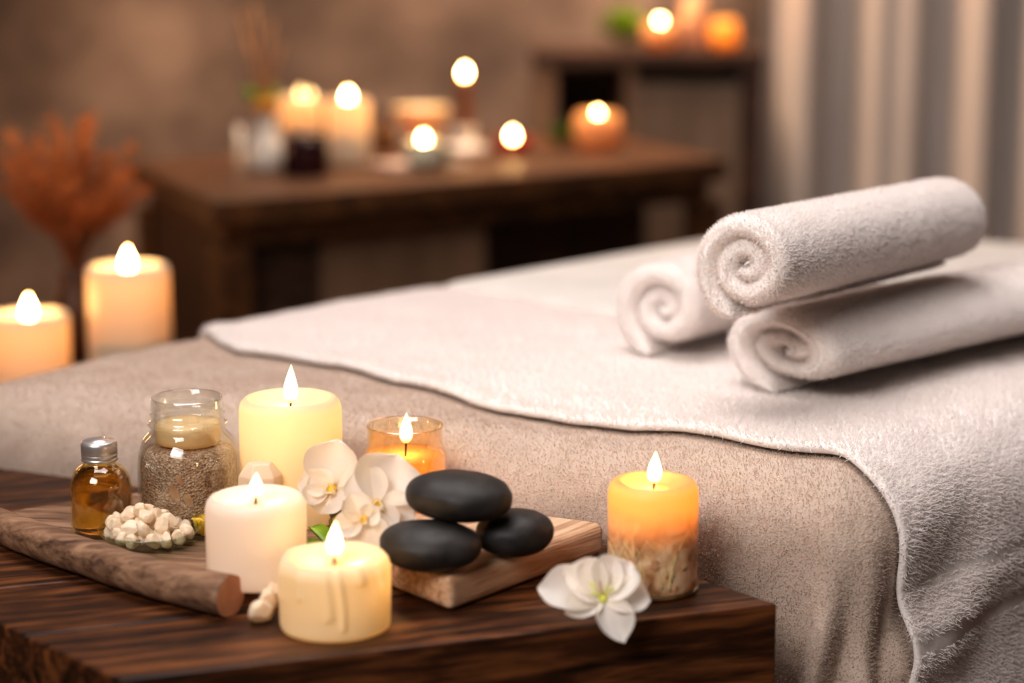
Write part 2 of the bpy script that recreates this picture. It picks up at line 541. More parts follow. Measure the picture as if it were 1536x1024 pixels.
def cloth(name, rows, thick, m, m2=None, bandfn=None, sub=False):
    nu, nv = len(rows), len(rows[0])
    verts = [p for r in rows for p in r]
    fc = grid_faces(nu, nv)
    if sub: fc = [f[::-1] for f in fc]
    ring = [(i, 0) for i in range(nu)] + [(nu - 1, j) for j in range(1, nv)] + [(i, nv - 1) for i in range(nu - 2, -1, -1)] + [(0, j) for j in range(nv - 2, 0, -1)]
    base_n = len(verts); sgn = -1 if sub else 1; last = [i * nv + j for i, j in ring]
    for lvl in (.5, 1.0):
        cur = []
        for (i, j) in ring:
            i0, i1, j0, j1 = max(i - 1, 0), min(i + 1, nu - 1), max(j - 1, 0), min(j + 1, nv - 1)
            du, dv = rows[i1][j] - rows[i0][j], rows[i][j1] - rows[i][j0]
            nn = du.cross(dv).normalized() * sgn
            ci, cj = min(max(i, 2), nu - 3), min(max(j, 2), nv - 3)
            out_ = (rows[i][j] - rows[ci][cj]); out_ = out_.normalized() if out_.length > 1e-6 else out_
            cur.append(len(verts)); verts.append(rows[i][j] - nn * thick * lvl + out_ * thick * (.35 if lvl < .9 else -.1))
        nr = len(ring)
        for q in range(nr):
            f = (last[q], cur[q], cur[(q + 1) % nr], last[(q + 1) % nr]); fc.append(f[::-1] if sub else f)
        last = cur
    me = mesh(name, verts, fc, m)
    if m2: me.materials.append(m2)
    return me

# beige blanket
rows = []
nu, nv = 240, 190
RDIR = Vector((LDIR.y, -LDIR.x))          # outward at the right long side
for i in range(nu):
    a = -.22 + 1.28 * i / (nu - 1)
    r = []
    for j in range(nv):
        b = -.46 + .98 * j / (nv - 1)
        p = PC + EDIR * a * 1.0 + LDIR * b
        r.append(drape(p, .004, fold=.013, phase=1.7, rumple=.0035))
    rows.append(r)
me = cloth('beige_blanket', rows, .004, M['beige_towel'], sub=True)
blanket = tag(obj('beige_blanket', me), 'beige terry blanket covering the end of the bed and hanging behind the wooden table', 'blanket')

# puffy cream coverlet at the head of the bed
CVM = Vector((.107, 1.835)); CVL = PL + LDIR * .565; CVR = PC + LDIR * 1.02
cv = [CVR, PN + LDIR * .006, PF + LDIR * .006, CVL, CVM]
cov = tag(obj('cream_coverlet', slab('cream_coverlet', [p + (PF - PC).normalized() * .0 for p in cv], ZB - .10, ZB + .017, .046, M['cream_sheet'])),
          'smooth cream coverlet folded across the far part of the bed', 'blanket')

# large white towel
edge_px = [(318, 516), (345, 522), (385, 524), (430, 530), (480, 540), (560, 560), (640, 580), (720, 600), (800, 620), (880, 634), (960, 642),
           (1040, 651), (1110, 662), (1165, 675)]
edge = [v2(at(x, y, ZB + .010)) for x, y in edge_px]
# continue the edge past the corner, down the long side
c0 = CORE[0]
for d, dr in ((.0, .006), (.03, .001), (.07, .0), (.12, .002), (.2, .006), (.3, .010), (.42, .014)):
    edge.append(c0 + RDIR * d + LDIR * dr)
# and past the far long side
sl = .05
while px((PL + LDIR * sl).to_3d() + Vector((0, 0, ZB))) < 316: sl += .002
fe = PL + LDIR * sl
edge = [fe - RDIR * .16 + LDIR * .01, fe - RDIR * .08, fe - RDIR * .02 - LDIR * .004] + edge[1:]
def resample(pl, step):
    for _ in range(3):
        q = [pl[0]]
        for a, b in zip(pl[:-1], pl[1:]): q += [a * .75 + b * .25, a * .25 + b * .75]
        q.append(pl[-1]); pl = q
    out = [pl[0]]; acc = 0
    for a, b in zip(pl[:-1], pl[1:]):
        l = (b - a).length
        while acc + l >= step:
            t = (step - acc) / l; a = a + (b - a) * t; out.append(a); l = (b - a).length; acc = 0
            if l < 1e-9: break
        acc += l
    return out
el = resample(edge, .005)
rows, drops = [], []
NV = 180
for p0 in el:
    r, dd = [], []
    for j in range(NV):
        tm = 9
        for qa, qb in ((CVL, CVM), (CVM, CVR)):
            e_ = (qb - qa).normalized(); n_ = Vector((-e_.y, e_.x))
            tt = ((qa - p0).dot(n_) + .012) / LDIR.dot(n_)
            tm = min(tm, tt) if False else tm
            if (qa, qb) == (CVL, CVM): t1 = tt
            else: t2 = tt
        tm = max(.05, min(1.05, max(t1, t2)))
        t = tm * (j / (NV - 1)) ** 1.1
        p = p0 + LDIR * t
        pos = drape(p, .013, fold=.013, phase=1.7, rumple=.0035)
        if t < .02:
            pos.z += .0015 * math.sin(t / .02 * PI)
        r.append(pos)
        d, q = closest(p)
        side = (p - PC).dot(RDIR)
        dd.append((ZB - pos.z) if side > -.05 else 0)
    rows.append(r); drops.append(dd)
def band(dz): return .072 < dz < .077 or .110 < dz < .121
me = cloth('white_towel', rows, .006, M['white_towel'], M['flat_weave'])
nv = NV
for p in me.polygons:
    i, j = divmod(p.vertices[0], nv)
    if i >= len(rows): continue
    if band(drops[i][j]): p.material_index = 1
towel = tag(obj('white_towel', me), 'large white terry towel spread across the bed with woven bands near its hanging hem', 'towel')
vg = towel.vertex_groups.new(name='pile')
for i in range(len(rows)):
    for j in range(nv):
        dz = drops[i][j]
        w = 0.0 if (.071 < dz < .078 or .109 < dz < .122) else 1.0
        vg.add([i * nv + j], w, 'REPLACE')
for i in range(len(rows)):          # bands lie lower than the pile
    for j in range(nv):
        if band(drops[i][j]):
            v = me.vertices[i * nv + j]; v.co.x -= RDIR.x * .0015; v.co.y -= RDIR.y * .0015
def pile_mat(name, col):
    m, nt, out = newmat(name)
    d = N(nt, 'ShaderNodeBsdfDiffuse', Color=col); t = N(nt, 'ShaderNodeBsdfTranslucent', Color=col)
    mx = N(nt, 'ShaderNodeMixShader'); mx.inputs[0].default_value = .4
    L(nt, d.outputs[0], mx.inputs[1]); L(nt, t.outputs[0], mx.inputs[2]); L(nt, mx.outputs[0], out.inputs[0])
    return m
M['pile_white'] = pile_mat('white pile', rgb(248, 242, 239))
M['pile_beige'] = pile_mat('beige pile', rgb(216, 197, 183))
me.materials.append(M['pile_white']); blanket.data.materials.append(M['pile_beige'])
hair(towel, 330000, .0030, .00060, 3, 'pile', 3, .9)
hair(blanket, 360000, .0017, .00045, 5, None, 2, .9)

# rolled towels
def roll(label, p0, p1, w, h, z0, turns, seed, squash=.1):
    """p0, p1: ends of the axis; spiral of thick terry"""
    ax = (p1 - p0); ln = ax.length; ax = ax.normalized()
    side = ax.cross(Vector((0, 0, 1))).normalized(); up = side.cross(ax)
    th = 1.0 / (turns + .35)
    verts, faces = [], []
    nt_ = int(turns * 52); NL = 30
    half = th * .5 * .93
    prof = []
    er = half * .9
    for k in range(NL + 1):
        t = k / NL
        prof.append((t, 1))
    loop = [(0.0, 1), ] 
    # outer surface from near to far, then inner surface back: rounded at both ends
    sec = []
    for k in range(7): a = PI / 2 * k / 6; sec.append((-math.cos(a), math.sin(a), 0))   # near rounding, outer half
    for k in range(1, NL): sec.append((k / NL, 1, 1))
    for k in range(13): a = PI / 2 - PI * k / 12; sec.append((math.cos(a), math.sin(a), 2))
    for k in range(NL - 1, 0, -1): sec.append((k / NL, -1, 1))
    for k in range(7): a = PI / 2 * k / 6; sec.append((-math.sin(a), -math.cos(a), 0))
    ns = len(sec)
    er_m = half * w * .5
    for i in range(nt_ + 1):
        f = i / nt_
        ang = 2 * PI * turns * f + (-PI / 2 - .15 - 2 * PI * turns)
        rr = .16 * th + (1 - half - .16 * th) * f
        hw = half * (1 if f < .96 else math.sqrt(max(.02, 1 - ((f - .96) / .04) ** 2)))
        wn = .05 * mnoise.noise(Vector((math.cos(ang) * .9 + seed, math.sin(ang) * .9, f * 3)))
        sq = 1 + .10 * (1 - f) * mnoise.noise(Vector((math.cos(ang) * 2, math.sin(ang) * 2 + seed, 2)))
        pull = er_m * (.35 * math.sin(ang * 1.0 + seed) + .8 * (1 - f) * .6)
        for (s_, o_, kind) in sec:
            r = (rr * sq + wn * .25 + hw * o_)
            if kind == 0: al = er_m * (1 + s_) + pull
            elif kind == 2: al = ln - er_m + er_m * s_ - pull * .5
            else: al = er_m + pull + (ln - 2 * er_m - 1.5 * pull) * s_
            nz = .012 * mnoise.noise(Vector((al * 25 + seed, ang * 1.2, f * 6)))
            r += nz
            x = math.cos(ang) * r * w / 2; z = math.sin(ang) * r * h / 2 * (1 - squash * (1 - f) ** .7)
            # flatter underneath
            zz = z + h / 2
            if zz < h * .10: zz = h * .10 - (h * .10 - zz) * .45
            verts.append(p0 + ax * al + side * x + Vector((0, 0, zz)) - Vector((0, 0, h * .05)) + up * 0)
    for i in range(nt_):
        for k in range(ns):
            a, b = i * ns + k, i * ns + (k + 1) % ns
            faces.append((a, b, b + ns, a + ns))
    faces.append(tuple(range(ns - 1, -1, -1))); faces.append(tuple(range(nt_ * ns, nt_ * ns + ns)))
    me = mesh('rolled_towel', verts, faces, M['white_towel']); me.materials.append(M['pile_white'])
    bm = bmesh.new(); bm.from_mesh(me); bmesh.ops.recalc_face_normals(bm, faces=list(bm.faces)); bm.to_mesh(me); bm.free()
    o = tag(obj('rolled_towel', me), label, 'towel', 'rolled white towels stacked on the bed')
    hair(o, 110000, .0019, .00052, seed, None, 2, .8)
    return o
ZR = ZB + .0125
def flatp(p, z): return Vector((p.x, p.y, z))
aR0, aR1 = at(1172, 530, ZR + .036), at(1640, 430, ZR + .036)
dR = (aR1 - aR0).normalized()
roll('white rolled towel at the right of the stack, lower and nearest, squashed flat', flatp(aR0, ZR), flatp(aR0 + dR * .42, ZR), .142, .084, ZR, 2.0, 11, .42)
aL0 = at(987, 462, ZR + .045); dL = Vector((.62, .785, 0)).normalized()
roll('white rolled towel lowest at the left, partly behind the top roll', flatp(aL0, ZR), flatp(aL0 + dL * .34, ZR), .106, .098, ZR, 1.9, 12, .2)
aT0 = at(1112, 403, ZR + .114); aT1 = at(1428, 334, ZR + .114)
roll('white rolled towel on top of the other two rolled towels', flatp(aT0, ZR + .074), flatp(aT1, ZR + .074), .092, .092, ZR, 2.1, 13, .14)

# ------------------------------------------------------------------ side table
F0, F1 = v2(at(180, 1020, ZT)), v2(at(1166, 905, ZT))
LE = (v2(at(0, 935, ZT)) - F0).normalized()
RE = v2(at(905, 820, ZT))
bn = Vector((EDIR.y, -EDIR.x));                       # normal of the bed end
if bn.dot(PL + LDIR - PL) < 0: bn = -bn
back = PC.dot(bn) - .010
poly = [F0, F1, F1 + (RE - F1) * 1.6, F1 + (RE - F1) * 1.6 + Vector((-1.2, .6)), F0 + LE * 1.3]
poly = clip(poly, bn, back)
poly = clip(poly, Vector((-1, 0)), .66)
fd = (F1 - F0).normalized(); fn = Vector((-fd.y, fd.x))
planks = []
cuts = [0, .095, .195, .30, .40, .51, .62, .8]
base = F0.dot(fn)
for a, b in zip(cuts[:-1], cuts[1:]):
    q = clip(clip(poly, -fn, -(base + a + (.0012 if a else -.02))), fn, base + b - .0012)
    if len(q) > 2: planks.append(q)
ROTW = -math.atan2(fd.y, fd.x)
M['table_wood'] = wood('dark walnut planks', rgb(18, 8, 3), rgb(62, 32, 14), rgb(124, 74, 38), rot=ROTW, rough=.45, bump=.5, spec=.3)
tb = thing('side_table', 'low dark walnut plank table in front of the massage bed', 'table')
obj('tabletop', prism('tabletop', planks, ZT - .085, ZT, M['table_wood'], .0016), tb)
obj('underframe', prism('underframe', [inset(poly, .012)], ZT - .080, ZT - .035, M['dark_wood'], 0), tb)
for p in (F0 + fn * .06 + fd * .06, F1 + fn * .05 - fd * .06, F1 + fn * .09 - fd * .09 + Vector((-.0, .0)), F0 + fn * .42 + fd * -.2):
    obj('leg', boxes('leg', [((p.x, p.y, (ZT - .085) / 2), (.05, .05, ZT - .085), -ROTW)], M['table_wood'], .004), tb)

# ------------------------------------------------------------------ tray
tr = thing('wooden_tray', 'weathered wooden tray with thick log rim holding jar, bottle and candles', 'tray')
pts = [(-25, 772), (60, 758), (112, 750), (205, 738), (300, 741), (450, 750), (720, 790), (690, 815), (560, 850), (440, 872), (360, 884), (250, 868), (130, 832), (20, 792)]
tp = [v2(at(x, y, ZTR)) for x, y in pts]
tp = clip(tp, bn, back - .012)
K, RR = at(675, 920, ZT), at(907, 832, ZT); LL = at(500, 850, ZT)
bp_ = [v2(K), v2(RR), v2(RR) + (v2(LL) - v2(K)) * 1.0, v2(LL)]
bdn = (bp_[1] - bp_[0]).normalized(); bdn = Vector((-bdn.y, bdn.x))
if bdn.dot(bp_[3] - bp_[0]) < 0: bdn = -bdn
bp_ = clip(bp_, bn, back - .012)
tp = clip(tp, -bdn, -(v2(LL).dot(bdn) + .002))
gd = (v2(at(560, 800, ZTR)) - v2(at(90, 775, ZTR))).normalized(); gn = Vector((-gd.y, gd.x))
g0 = v2(at(95, 790, ZTR)).dot(gn)
pl = [clip(tp, gn, g0 - .0015), clip(tp, -gn, -(g0 + .0015))]
M['tray_wood'] = wood('weathered tray wood', rgb(70, 48, 34), rgb(122, 90, 67), rgb(158, 124, 97), rot=-math.atan2(gd.y, gd.x), scale=1.3, rough=.65, bump=.8)
obj('tray_floor', prism('tray_floor', [q for q in pl if len(q) > 2], ZT + .0005, ZTR, M['tray_wood'], .002), tr)
cx = [(-70, 752), (-20, 778), (27, 799), (90, 822), (150, 842), (210, 861), (270, 877), (346, 894)]
rp = [at(x, y, ZT + .0135) for x, y in cx]
rr = [.008, .0115, .0125, .0127, .0128, .0130, .0132, .0136]
def smooth_path(p, r, n=6):
    P, R_ = [], []
    for i in range(len(p) - 1):
        a, b, c, d = p[max(i - 1, 0)], p[i], p[i + 1], p[min(i + 2, len(p) - 1)]
        for k in range(n):
            t = k / n
            P.append(.5 * ((2 * b) + (c - a) * t + (2 * a - 5 * b + 4 * c - d) * t * t + (3 * b - a - 3 * c + d) * t ** 3))
            R_.append(r[i] + (r[i + 1] - r[i]) * t)
    P.append(p[-1]); R_.append(r[-1]); return P, R_
sp_, sr_ = smooth_path(rp, rr)
rv, rf = tube_data(sp_, sr_, 20, 1.0)
rm = mesh('rim', rv, rf, M['tray_wood']); rm.materials.append(M['tray_end'])
for v in rm.vertices:
    nz = mnoise.noise(v.co * 60) * .0007; v.co.z += nz; v.co.z = max(v.co.z, ZT + .0006)
rm.polygons[-1].material_index = 1; rm.polygons[-1].use_smooth = False
obj('rim', rm, tr)

# stone board
ctr = sum(bp_, Vector((0, 0))) / len(bp_)
bd = thing('stone_board', 'thick pale wooden board carrying the black massage stones', 'board', (ctr.x, ctr.y, ZT))
bdir = (bp_[1] - bp_[0]).normalized()
M['board_wood'] = wood('pale board wood', rgb(160, 120, 90), rgb(200, 163, 130), rgb(226, 196, 166), rot=-math.atan2(bdir.y, bdir.x), scale=1.2, rough=.6, bump=.5)
obj('slab', prism('slab', [[p - ctr for p in bp_]], .0005, .023, M['board_wood'], .0055, 4), bd)
ZBD = ZT + .023

def stone(label, px, py, zc, w, d, h, rz, tilt, seed):
    p = at(px, py, zc)
    bm = bmesh.new(); bmesh.ops.create_icosphere(bm, subdivisions=5, radius=1)
    for v in bm.verts:
        n = v.co.copy()
        e = .86
        sz = math.copysign(abs(n.z) ** e, n.z)
        k = 1 + .06 * mnoise.noise(n * 1.1 + Vector((seed, 0, 0))) + .02 * mnoise.noise(n * 2.6 + Vector((0, seed, 0)))
        v.co = Vector((n.x * w / 2 * k, n.y * d / 2 * k, sz * h / 2 * k))
    me = bpy.data.meshes.new('massage_stone'); bm.to_mesh(me); bm.free(); me.materials.append(M['stone'])
    me.polygons.foreach_set('use_smooth', [True] * len(me.polygons))
    o = obj('massage_stone', me, None, p, (tilt[0], tilt[1], rz))
    return tag(o, label, 'stone', 'black massage stones on the board')
stone('smooth black massage stone lying flat on the board nearest the front candle', 645, 817, ZBD + .0155, .066, .054, .0310, -.15, (0, .03), 1)
stone('smaller smooth black massage stone at the right on the board', 772, 798, ZBD + .0148, .052, .046, .0296, .2, (0, -.03), 4)
stone('largest smooth black massage stone resting on top of the other two', 688, 743, ZBD + .0425, .070, .056, .031, -.1, (0, .06), 8)

# ------------------------------------------------------------------ candles
def lamp(parent, z, power, rad=.006, col=(1, .55, .18)):  # for flames, and for added lamps hidden in wax
    l = bpy.data.lights.new('candle_light', 'POINT'); l.energy = power; l.color = col; l.shadow_soft_size = rad
    o = bpy.data.objects.new('candle_light', l); C.objects.link(o); o.parent = parent; o.location = (0, 0, z)
    return o

def flame_mesh(w, h, m, lean=0):
    prof = [(0, 0)] + [(math.sin(PI * (k / 22) ** .62) ** .95 * (1 - .12 * k / 22), k / 22) for k in range(1, 22)] + [(0, 1)]
    me = lathe('flame', [(r * w / 2, z * h) for r, z in prof], m, 20)
    for v in me.vertices: v.co.x += lean * (v.co.z / h) ** 2
    return me

def wax_profile(r, h, pool, rim=.006, rows_=5):
    return [(0, 0), (r - .003, 0), (r - .0008, .001), (r, .0035)] + [(r, .0035 + (h - .0115) * i / rows_) for i in range(1, rows_)] + [(r, h - .008), (r - .0012, h - .0035), (r - .0035, h - .0008),
            (r - rim, h), (r - rim - .003, h - .0012), (r - rim - .006, h - pool * .55), (r - rim - .011, h - pool * .92), (r * .35, h - pool), (.0035, h - pool + .0004), (0, h - pool)]

def candle(label, p, r, h, wmat, pool, fw, fh, power, group=None, flame='flame', name='pillar_candle', wick=.008, seed=0, lightz=None, wob=.012, glow=None, gcol=(1, .50, .15), gx=0, block=None, fine=False):
    t = thing(name, label, 'candle', p, 0, group)
    wm = lathe('wax', wax_profile(r, h, pool, rows_=34 if fine else 5), wmat, 220 if fine else 64, wob, seed)
    if block:                               # added hidden disc, keeps the inner lamp's light out of the lower wax
        bm = bmesh.new(); bm.from_mesh(wm)
        c = [bm.verts.new((r * .96 * math.cos(2 * PI * k / 32), r * .96 * math.sin(2 * PI * k / 32), h - block * r)) for k in range(32)]
        f = bm.faces.new(c); f.material_index = 1
        bm.to_mesh(wm); bm.free(); wm.materials.append(M['wick'])
    obj('wax', wm, t)
    zb = h - pool
    obj('wick', tube('wick', [(0, 0, zb - .002), (.0004, 0, zb + wick * .5), (.001, 0, zb + wick)], .0008, M['wick'], 6), t)
    obj('flame', flame_mesh(fw, fh, M[flame], .0008), t, (0.0005, 0, zb + wick * .55))
    if power: lamp(t, zb + wick * .55 + fh * .55, power, fw * .4)
    if glow: lamp(t, zb - r * .16, glow, r * .12, gcol).location.x = gx * r  # extra lamp hidden inside the wax, added to make its head glow
    return t
PW = .65
t_big = candle('tall ivory pillar candle at the back, behind the orchid sprig', at(439, 776, ZTR), .0365, .089, M['wax'], .009, .0105, .028, PW, 'lit candles on the table', seed=1, glow=.07, gcol=(1, .68, .36))
t_left = candle('white pillar candle between the salt dish and the orchid sprig', at(386, 868, ZTR), .0325, .0565, M['wax_white'], .006, .0092, .0165, PW * .6, 'lit candles on the table', seed=2, glow=.018, gcol=(1, .60, .28), gx=.4)
t_front = candle('short cream candle with wax drips at the table front', at(503, 938, ZT), .0350, .0460, M['wax'], .006, .0105, .0235, PW, 'lit candles on the table', seed=3, wob=.03, glow=.035, gcol=(1, .52, .16), gx=.45, fine=True)
def on(r, ang, z): return (r * math.cos(ang), r * math.sin(ang), z)
# wax drips run down the side of the short candle
for v in [c for c in t_front.children if c.name.startswith('wax')][0].data.vertices:
    rad_ = math.hypot(v.co.x, v.co.y)
    if rad_ < .028: continue
    an_ = math.atan2(v.co.y, v.co.x); ex = 0
    for a_, ze, w_ in ((-1.62, .013, .0024), (-2.15, .024, .0030), (-1.38, .006, .0018), (-2.75, .020, .0026), (-.5, .028, .0026), (-1.0, .034, .003)):
        d_ = (an_ - a_ - .05 * math.sin(v.co.z * 90)) * .035
        t_ = max(0, min(1, (v.co.z - ze) / .004))
        bulb = 1 + .6 * math.exp(-((v.co.z - ze - .002) / .0028) ** 2)
        ex += .0017 * bulb * t_ * math.exp(-(d_ / (w_ * (1 + 18 * max(0, v.co.z - .032)))) ** 2)
    ex = min(ex, .0026)
    v.co.x *= 1 + ex / rad_; v.co.y *= 1 + ex / rad_

# amber jar candle
t = thing('jar_candle', 'amber wax candle in a clear glass jar behind the massage stones', 'candle', at(609, 775, ZTR), 0, 'lit candles on the table')
g = [(0, 0), (.026, 0), (.0295, .002), (.0303, .006), (.0303, .046), (.0295, .050), (.0276, .053), (.0272, .056), (.0272, .0655), (.0278, .067), (.0272, .0685), (.0258, .0675),
     (.0256, .057), (.0262, .053), (.0285, .048), (.0288, .008), (.026, .004), (0, .004)]
obj('glass_jar', lathe('glass_jar', g, M['glass_amber'], 64), t)
obj('wax', lathe('wax', [(0, .0045), (.026, .0045), (.0284, .009), (.0284, .0455), (.0272, .0468), (.020, .0462), (.004, .0452), (0, .0452)], M['wax_amber'], 48), t)
obj('wick', tube('wick', [(0, 0, .044), (.0003, 0, .05), (.0008, 0, .057)], .0007, M['wick'], 6), t)
obj('flame', flame_mesh(.0095, .0225, M['flame'], .0006), t, (.0006, 0, .0545))
lamp(t, .0655, PW * .8, .004)
lamp(t, .036, .05, .004, (1, .60, .25))  # second lamp, added inside the amber wax for its glow

# botanical candle
def botanical_mat():
    m, nt, out = newmat('botanical wax')
    b = N(nt, 'ShaderNodeBsdfPrincipled', Roughness=.4)
    v = coords(nt)
    sx = N(nt, 'ShaderNodeSeparateXYZ'); L(nt, v, sx.inputs[0])
    n = N(nt, 'ShaderNodeTexNoise', Scale=55, Detail=5, Distortion=1.5); L(nt, v, n.inputs['Vector'])
    n2 = N(nt, 'ShaderNodeTexNoise', Scale=40, Detail=2); L(nt, v, n2.inputs['Vector'])
    low = ramp(nt, n.outputs['Fac'], [(.34, rgb(150, 104, 66)), (.5, rgb(206, 170, 128)), (.66, rgb(226, 204, 172))])
    zz = N(nt, 'ShaderNodeMath', operation='MULTIPLY_ADD'); zz.inputs[1].default_value = .018; 
    L(nt, n2.outputs['Fac'], zz.inputs[0]); L(nt, sx.outputs['Z'], zz.inputs[2])
    mr = N(nt, 'ShaderNodeMapRange'); mr.inputs['From Min'].default_value = .040; mr.inputs['From Max'].default_value = .070
    L(nt, zz.outputs[0], mr.inputs['Value'])
    mx = N(nt, 'ShaderNodeMix', data_type='RGBA'); L(nt, mr.outputs[0], mx.inputs[0])
    L(nt, low, mx.inputs[6]); mx.inputs[7].default_value = rgb(252, 204, 140)
    L(nt, mx.outputs[2], b.inputs['Base Color'])
    t = N(nt, 'ShaderNodeBsdfTranslucent'); L(nt, mx.outputs[2], t.inputs['Color'])
    ms = N(nt, 'ShaderNodeMixShader')
    mf = N(nt, 'ShaderNodeMath', operation='MULTIPLY_ADD'); mf.inputs[1].default_value = .42; mf.inputs[2].default_value = .06
    L(nt, mr.outputs[0], mf.inputs[0]); L(nt, mf.outputs[0], ms.inputs[0])
    L(nt, b.outputs[0], ms.inputs[1]); L(nt, t.outputs[0], ms.inputs[2]); L(nt, ms.outputs[0], out.inputs[0])
    return m
M['botanical'] = botanical_mat()
M['dry_grass'] = mat('dried grass', rgb(206, 180, 112), rgb(226, 206, 150), 90, rough=.7)
M['dry_petal'] = mat('dried petal', rgb(184, 132, 92), rgb(214, 176, 138), 90, rough=.7, sss=.3, sscale=.003)
pB = at(978, 882, ZT)
t = candle('orange glowing candle with dried botanicals set in its side at the table corner', pB, .0296, .074, M['botanical'], .007, .0095, .0215, PW * 1.2, 'lit candles on the table', name='botanical_candle', seed=5, wob=.004, glow=.085, gcol=(1, .42, .11))
rg = random.Random(4)
for k in range(16):
    a0 = -PI / 2 + rg.uniform(-1.0, .5); z0 = rg.uniform(.006, .018); ln = rg.uniform(.016, .032); da = rg.uniform(-.7, .5)
    path = [on(.0297, a0 + da * q * q, z0 + ln * q * (1 - .25 * q * abs(da))) for q in [i / 8 for i in range(9)]]
    obj('dried_grass', tube('dried_grass', path, [.0006 - .0004 * i / 8 for i in range(9)], M['dry_grass'], 5), t)
for k in range(13):
    a0 = -PI / 2 + rg.uniform(-.9, 1.2); z0 = rg.uniform(.005, .028); s_ = rg.uniform(.004, .0075); ro = rg.uniform(0, 6)
    V = []
    for i in range(6):
        for j in range(5):
            u = i / 5; w = (j / 4 - .5) * 2 * math.sin(PI * (.1 + .85 * u)) * .45
            x, y = u * math.cos(ro) - w * math.sin(ro), u * math.sin(ro) + w * math.cos(ro)
            V.append(on(.0299 + .0006 * math.sin(PI * u), a0 + x * s_ / .03, max(.002, z0 + y * s_)))
    obj('dried_petal', mesh('dried_petal', V, grid_faces(6, 5), M['dry_petal']), t)
obj('glass_base', lathe('glass_base', [(0, .0), (.0285, 0), (.0305, .001), (.0308, .003), (.0302, .0045), (.0299, .003), (.028, .0008), (0, .0006)], M['glass_green'], 64), t)

# ------------------------------------------------------------------ bottle
t = thing('oil_bottle', 'small glass bottle of golden oil with a silver screw cap', 'bottle', at(154, 797, ZTR))
bo = [(0, 0), (.0185, 0), (.0208, .0012), (.0216, .004), (.0216, .026), (.0214, .033), (.0204, .039), (.0180, .0440), (.0145, .0475), (.0118, .0495), (.0112, .0505), (.0112, .054),
      (.0100, .054), (.0100, .050), (.0135, .0465), (.0172, .0430), (.0194, .0385), (.0203, .033), (.0205, .026), (.0205, .005), (.019, .003), (0, .003)]
M['glass_gold'] = thin_glass('gold tinted glass', (1, .93, .74, 1), edge=.5)
obj('glass_body', lathe('glass_body', bo, M['glass_gold'], 64), t)
oi = [(0, .0032), (.0188, .0032), (.0203, .0052), (.0203, .026), (.0201, .033), (.0192, .0382), (.0168, .0425), (.013, .0462), (0, .0464)]
obj('oil', lathe('oil', oi, M['oil'], 64), t)
cp = [(0, .0518), (.0120, .0518), (.0126, .0522), (.0126, .0535), (.0120, .054), (.0120, .0546), (.0126, .0552), (.0126, .0566), (.0121, .0572), (.0126, .0578), (.0126, .0635), (.0122, .0652), (.0108, .066), (.0070, .0662), (.0066, .0668), (0, .0668)]
obj('cap', lathe('cap', cp, M['metal'], 64), t)

# ------------------------------------------------------------------ jar of bath salts
t = thing('salt_jar', 'open clear glass jar filled with brown bath salts', 'jar', at(286, 783, ZTR))
jo = [(0, 0), (.031, 0), (.0345, .0015), (.0358, .005), (.0362, .012), (.0362, .046), (.0355, .053), (.0335, .059), (.0300, .0645), (.0272, .0675), (.0262, .0695), (.0264, .071),
      (.0280, .0722), (.0282, .0735), (.0270, .0750), (.0254, .0762), (.0254, .0785), (.0264, .0795), (.0264, .0805), (.0254, .0815), (.0254, .0835), (.0262, .0845), (.0254, .0858), (.0252, .0905), (.0246, .0922), (.0238, .0915),
      (.0238, .0700), (.0255, .0655), (.0290, .0620), (.0322, .0570), (.0342, .051), (.0348, .045), (.0348, .013), (.0335, .006), (.030, .0045), (0, .0045)]
obj('glass_body', lathe('glass_body', jo, M['glass'], 72), t)
sa = [(0, .005), (.030, .005), (.0332, .008), (.0341, .014), (.0341, .040), (.0336, .048), (.031, .054), (.0255, .0570), (.014, .0580), (0, .0585)]
obj('bath_salt', lathe('bath_salt', sa, M['salt'], 72, .03, 3), t)
M['cream'] = frosted('cream salt', rgb(252, 226, 178), .4)
obj('cream_layer', lathe('cream_layer', [(0, .0590), (.0215, .0590), (.0232, .062), (.0232, .0715), (.0215, .0735), (.012, .0745), (0, .0748)], M['cream'], 48, .03, 6), t)
for k, (a, z, s_) in enumerate(((-PI / 2 - .25, .036, .012), (-PI / 2 + .05, .030, .010), (-PI / 2 - .1, .044, .008))):
    V = []
    for i in range(6):
        for j in range(5):
            u = i / 5; w = (j / 4 - .5) * math.sin(PI * (.08 + .86 * u)) * .8
            V.append(on(.0345, a + (u * .6 + w * .5) * s_ / .034, z + (-u * .9 + w * .6) * s_))
    obj('dried_leaf', mesh('dried_leaf', V, grid_faces(6, 5), M['dry_petal']), t)

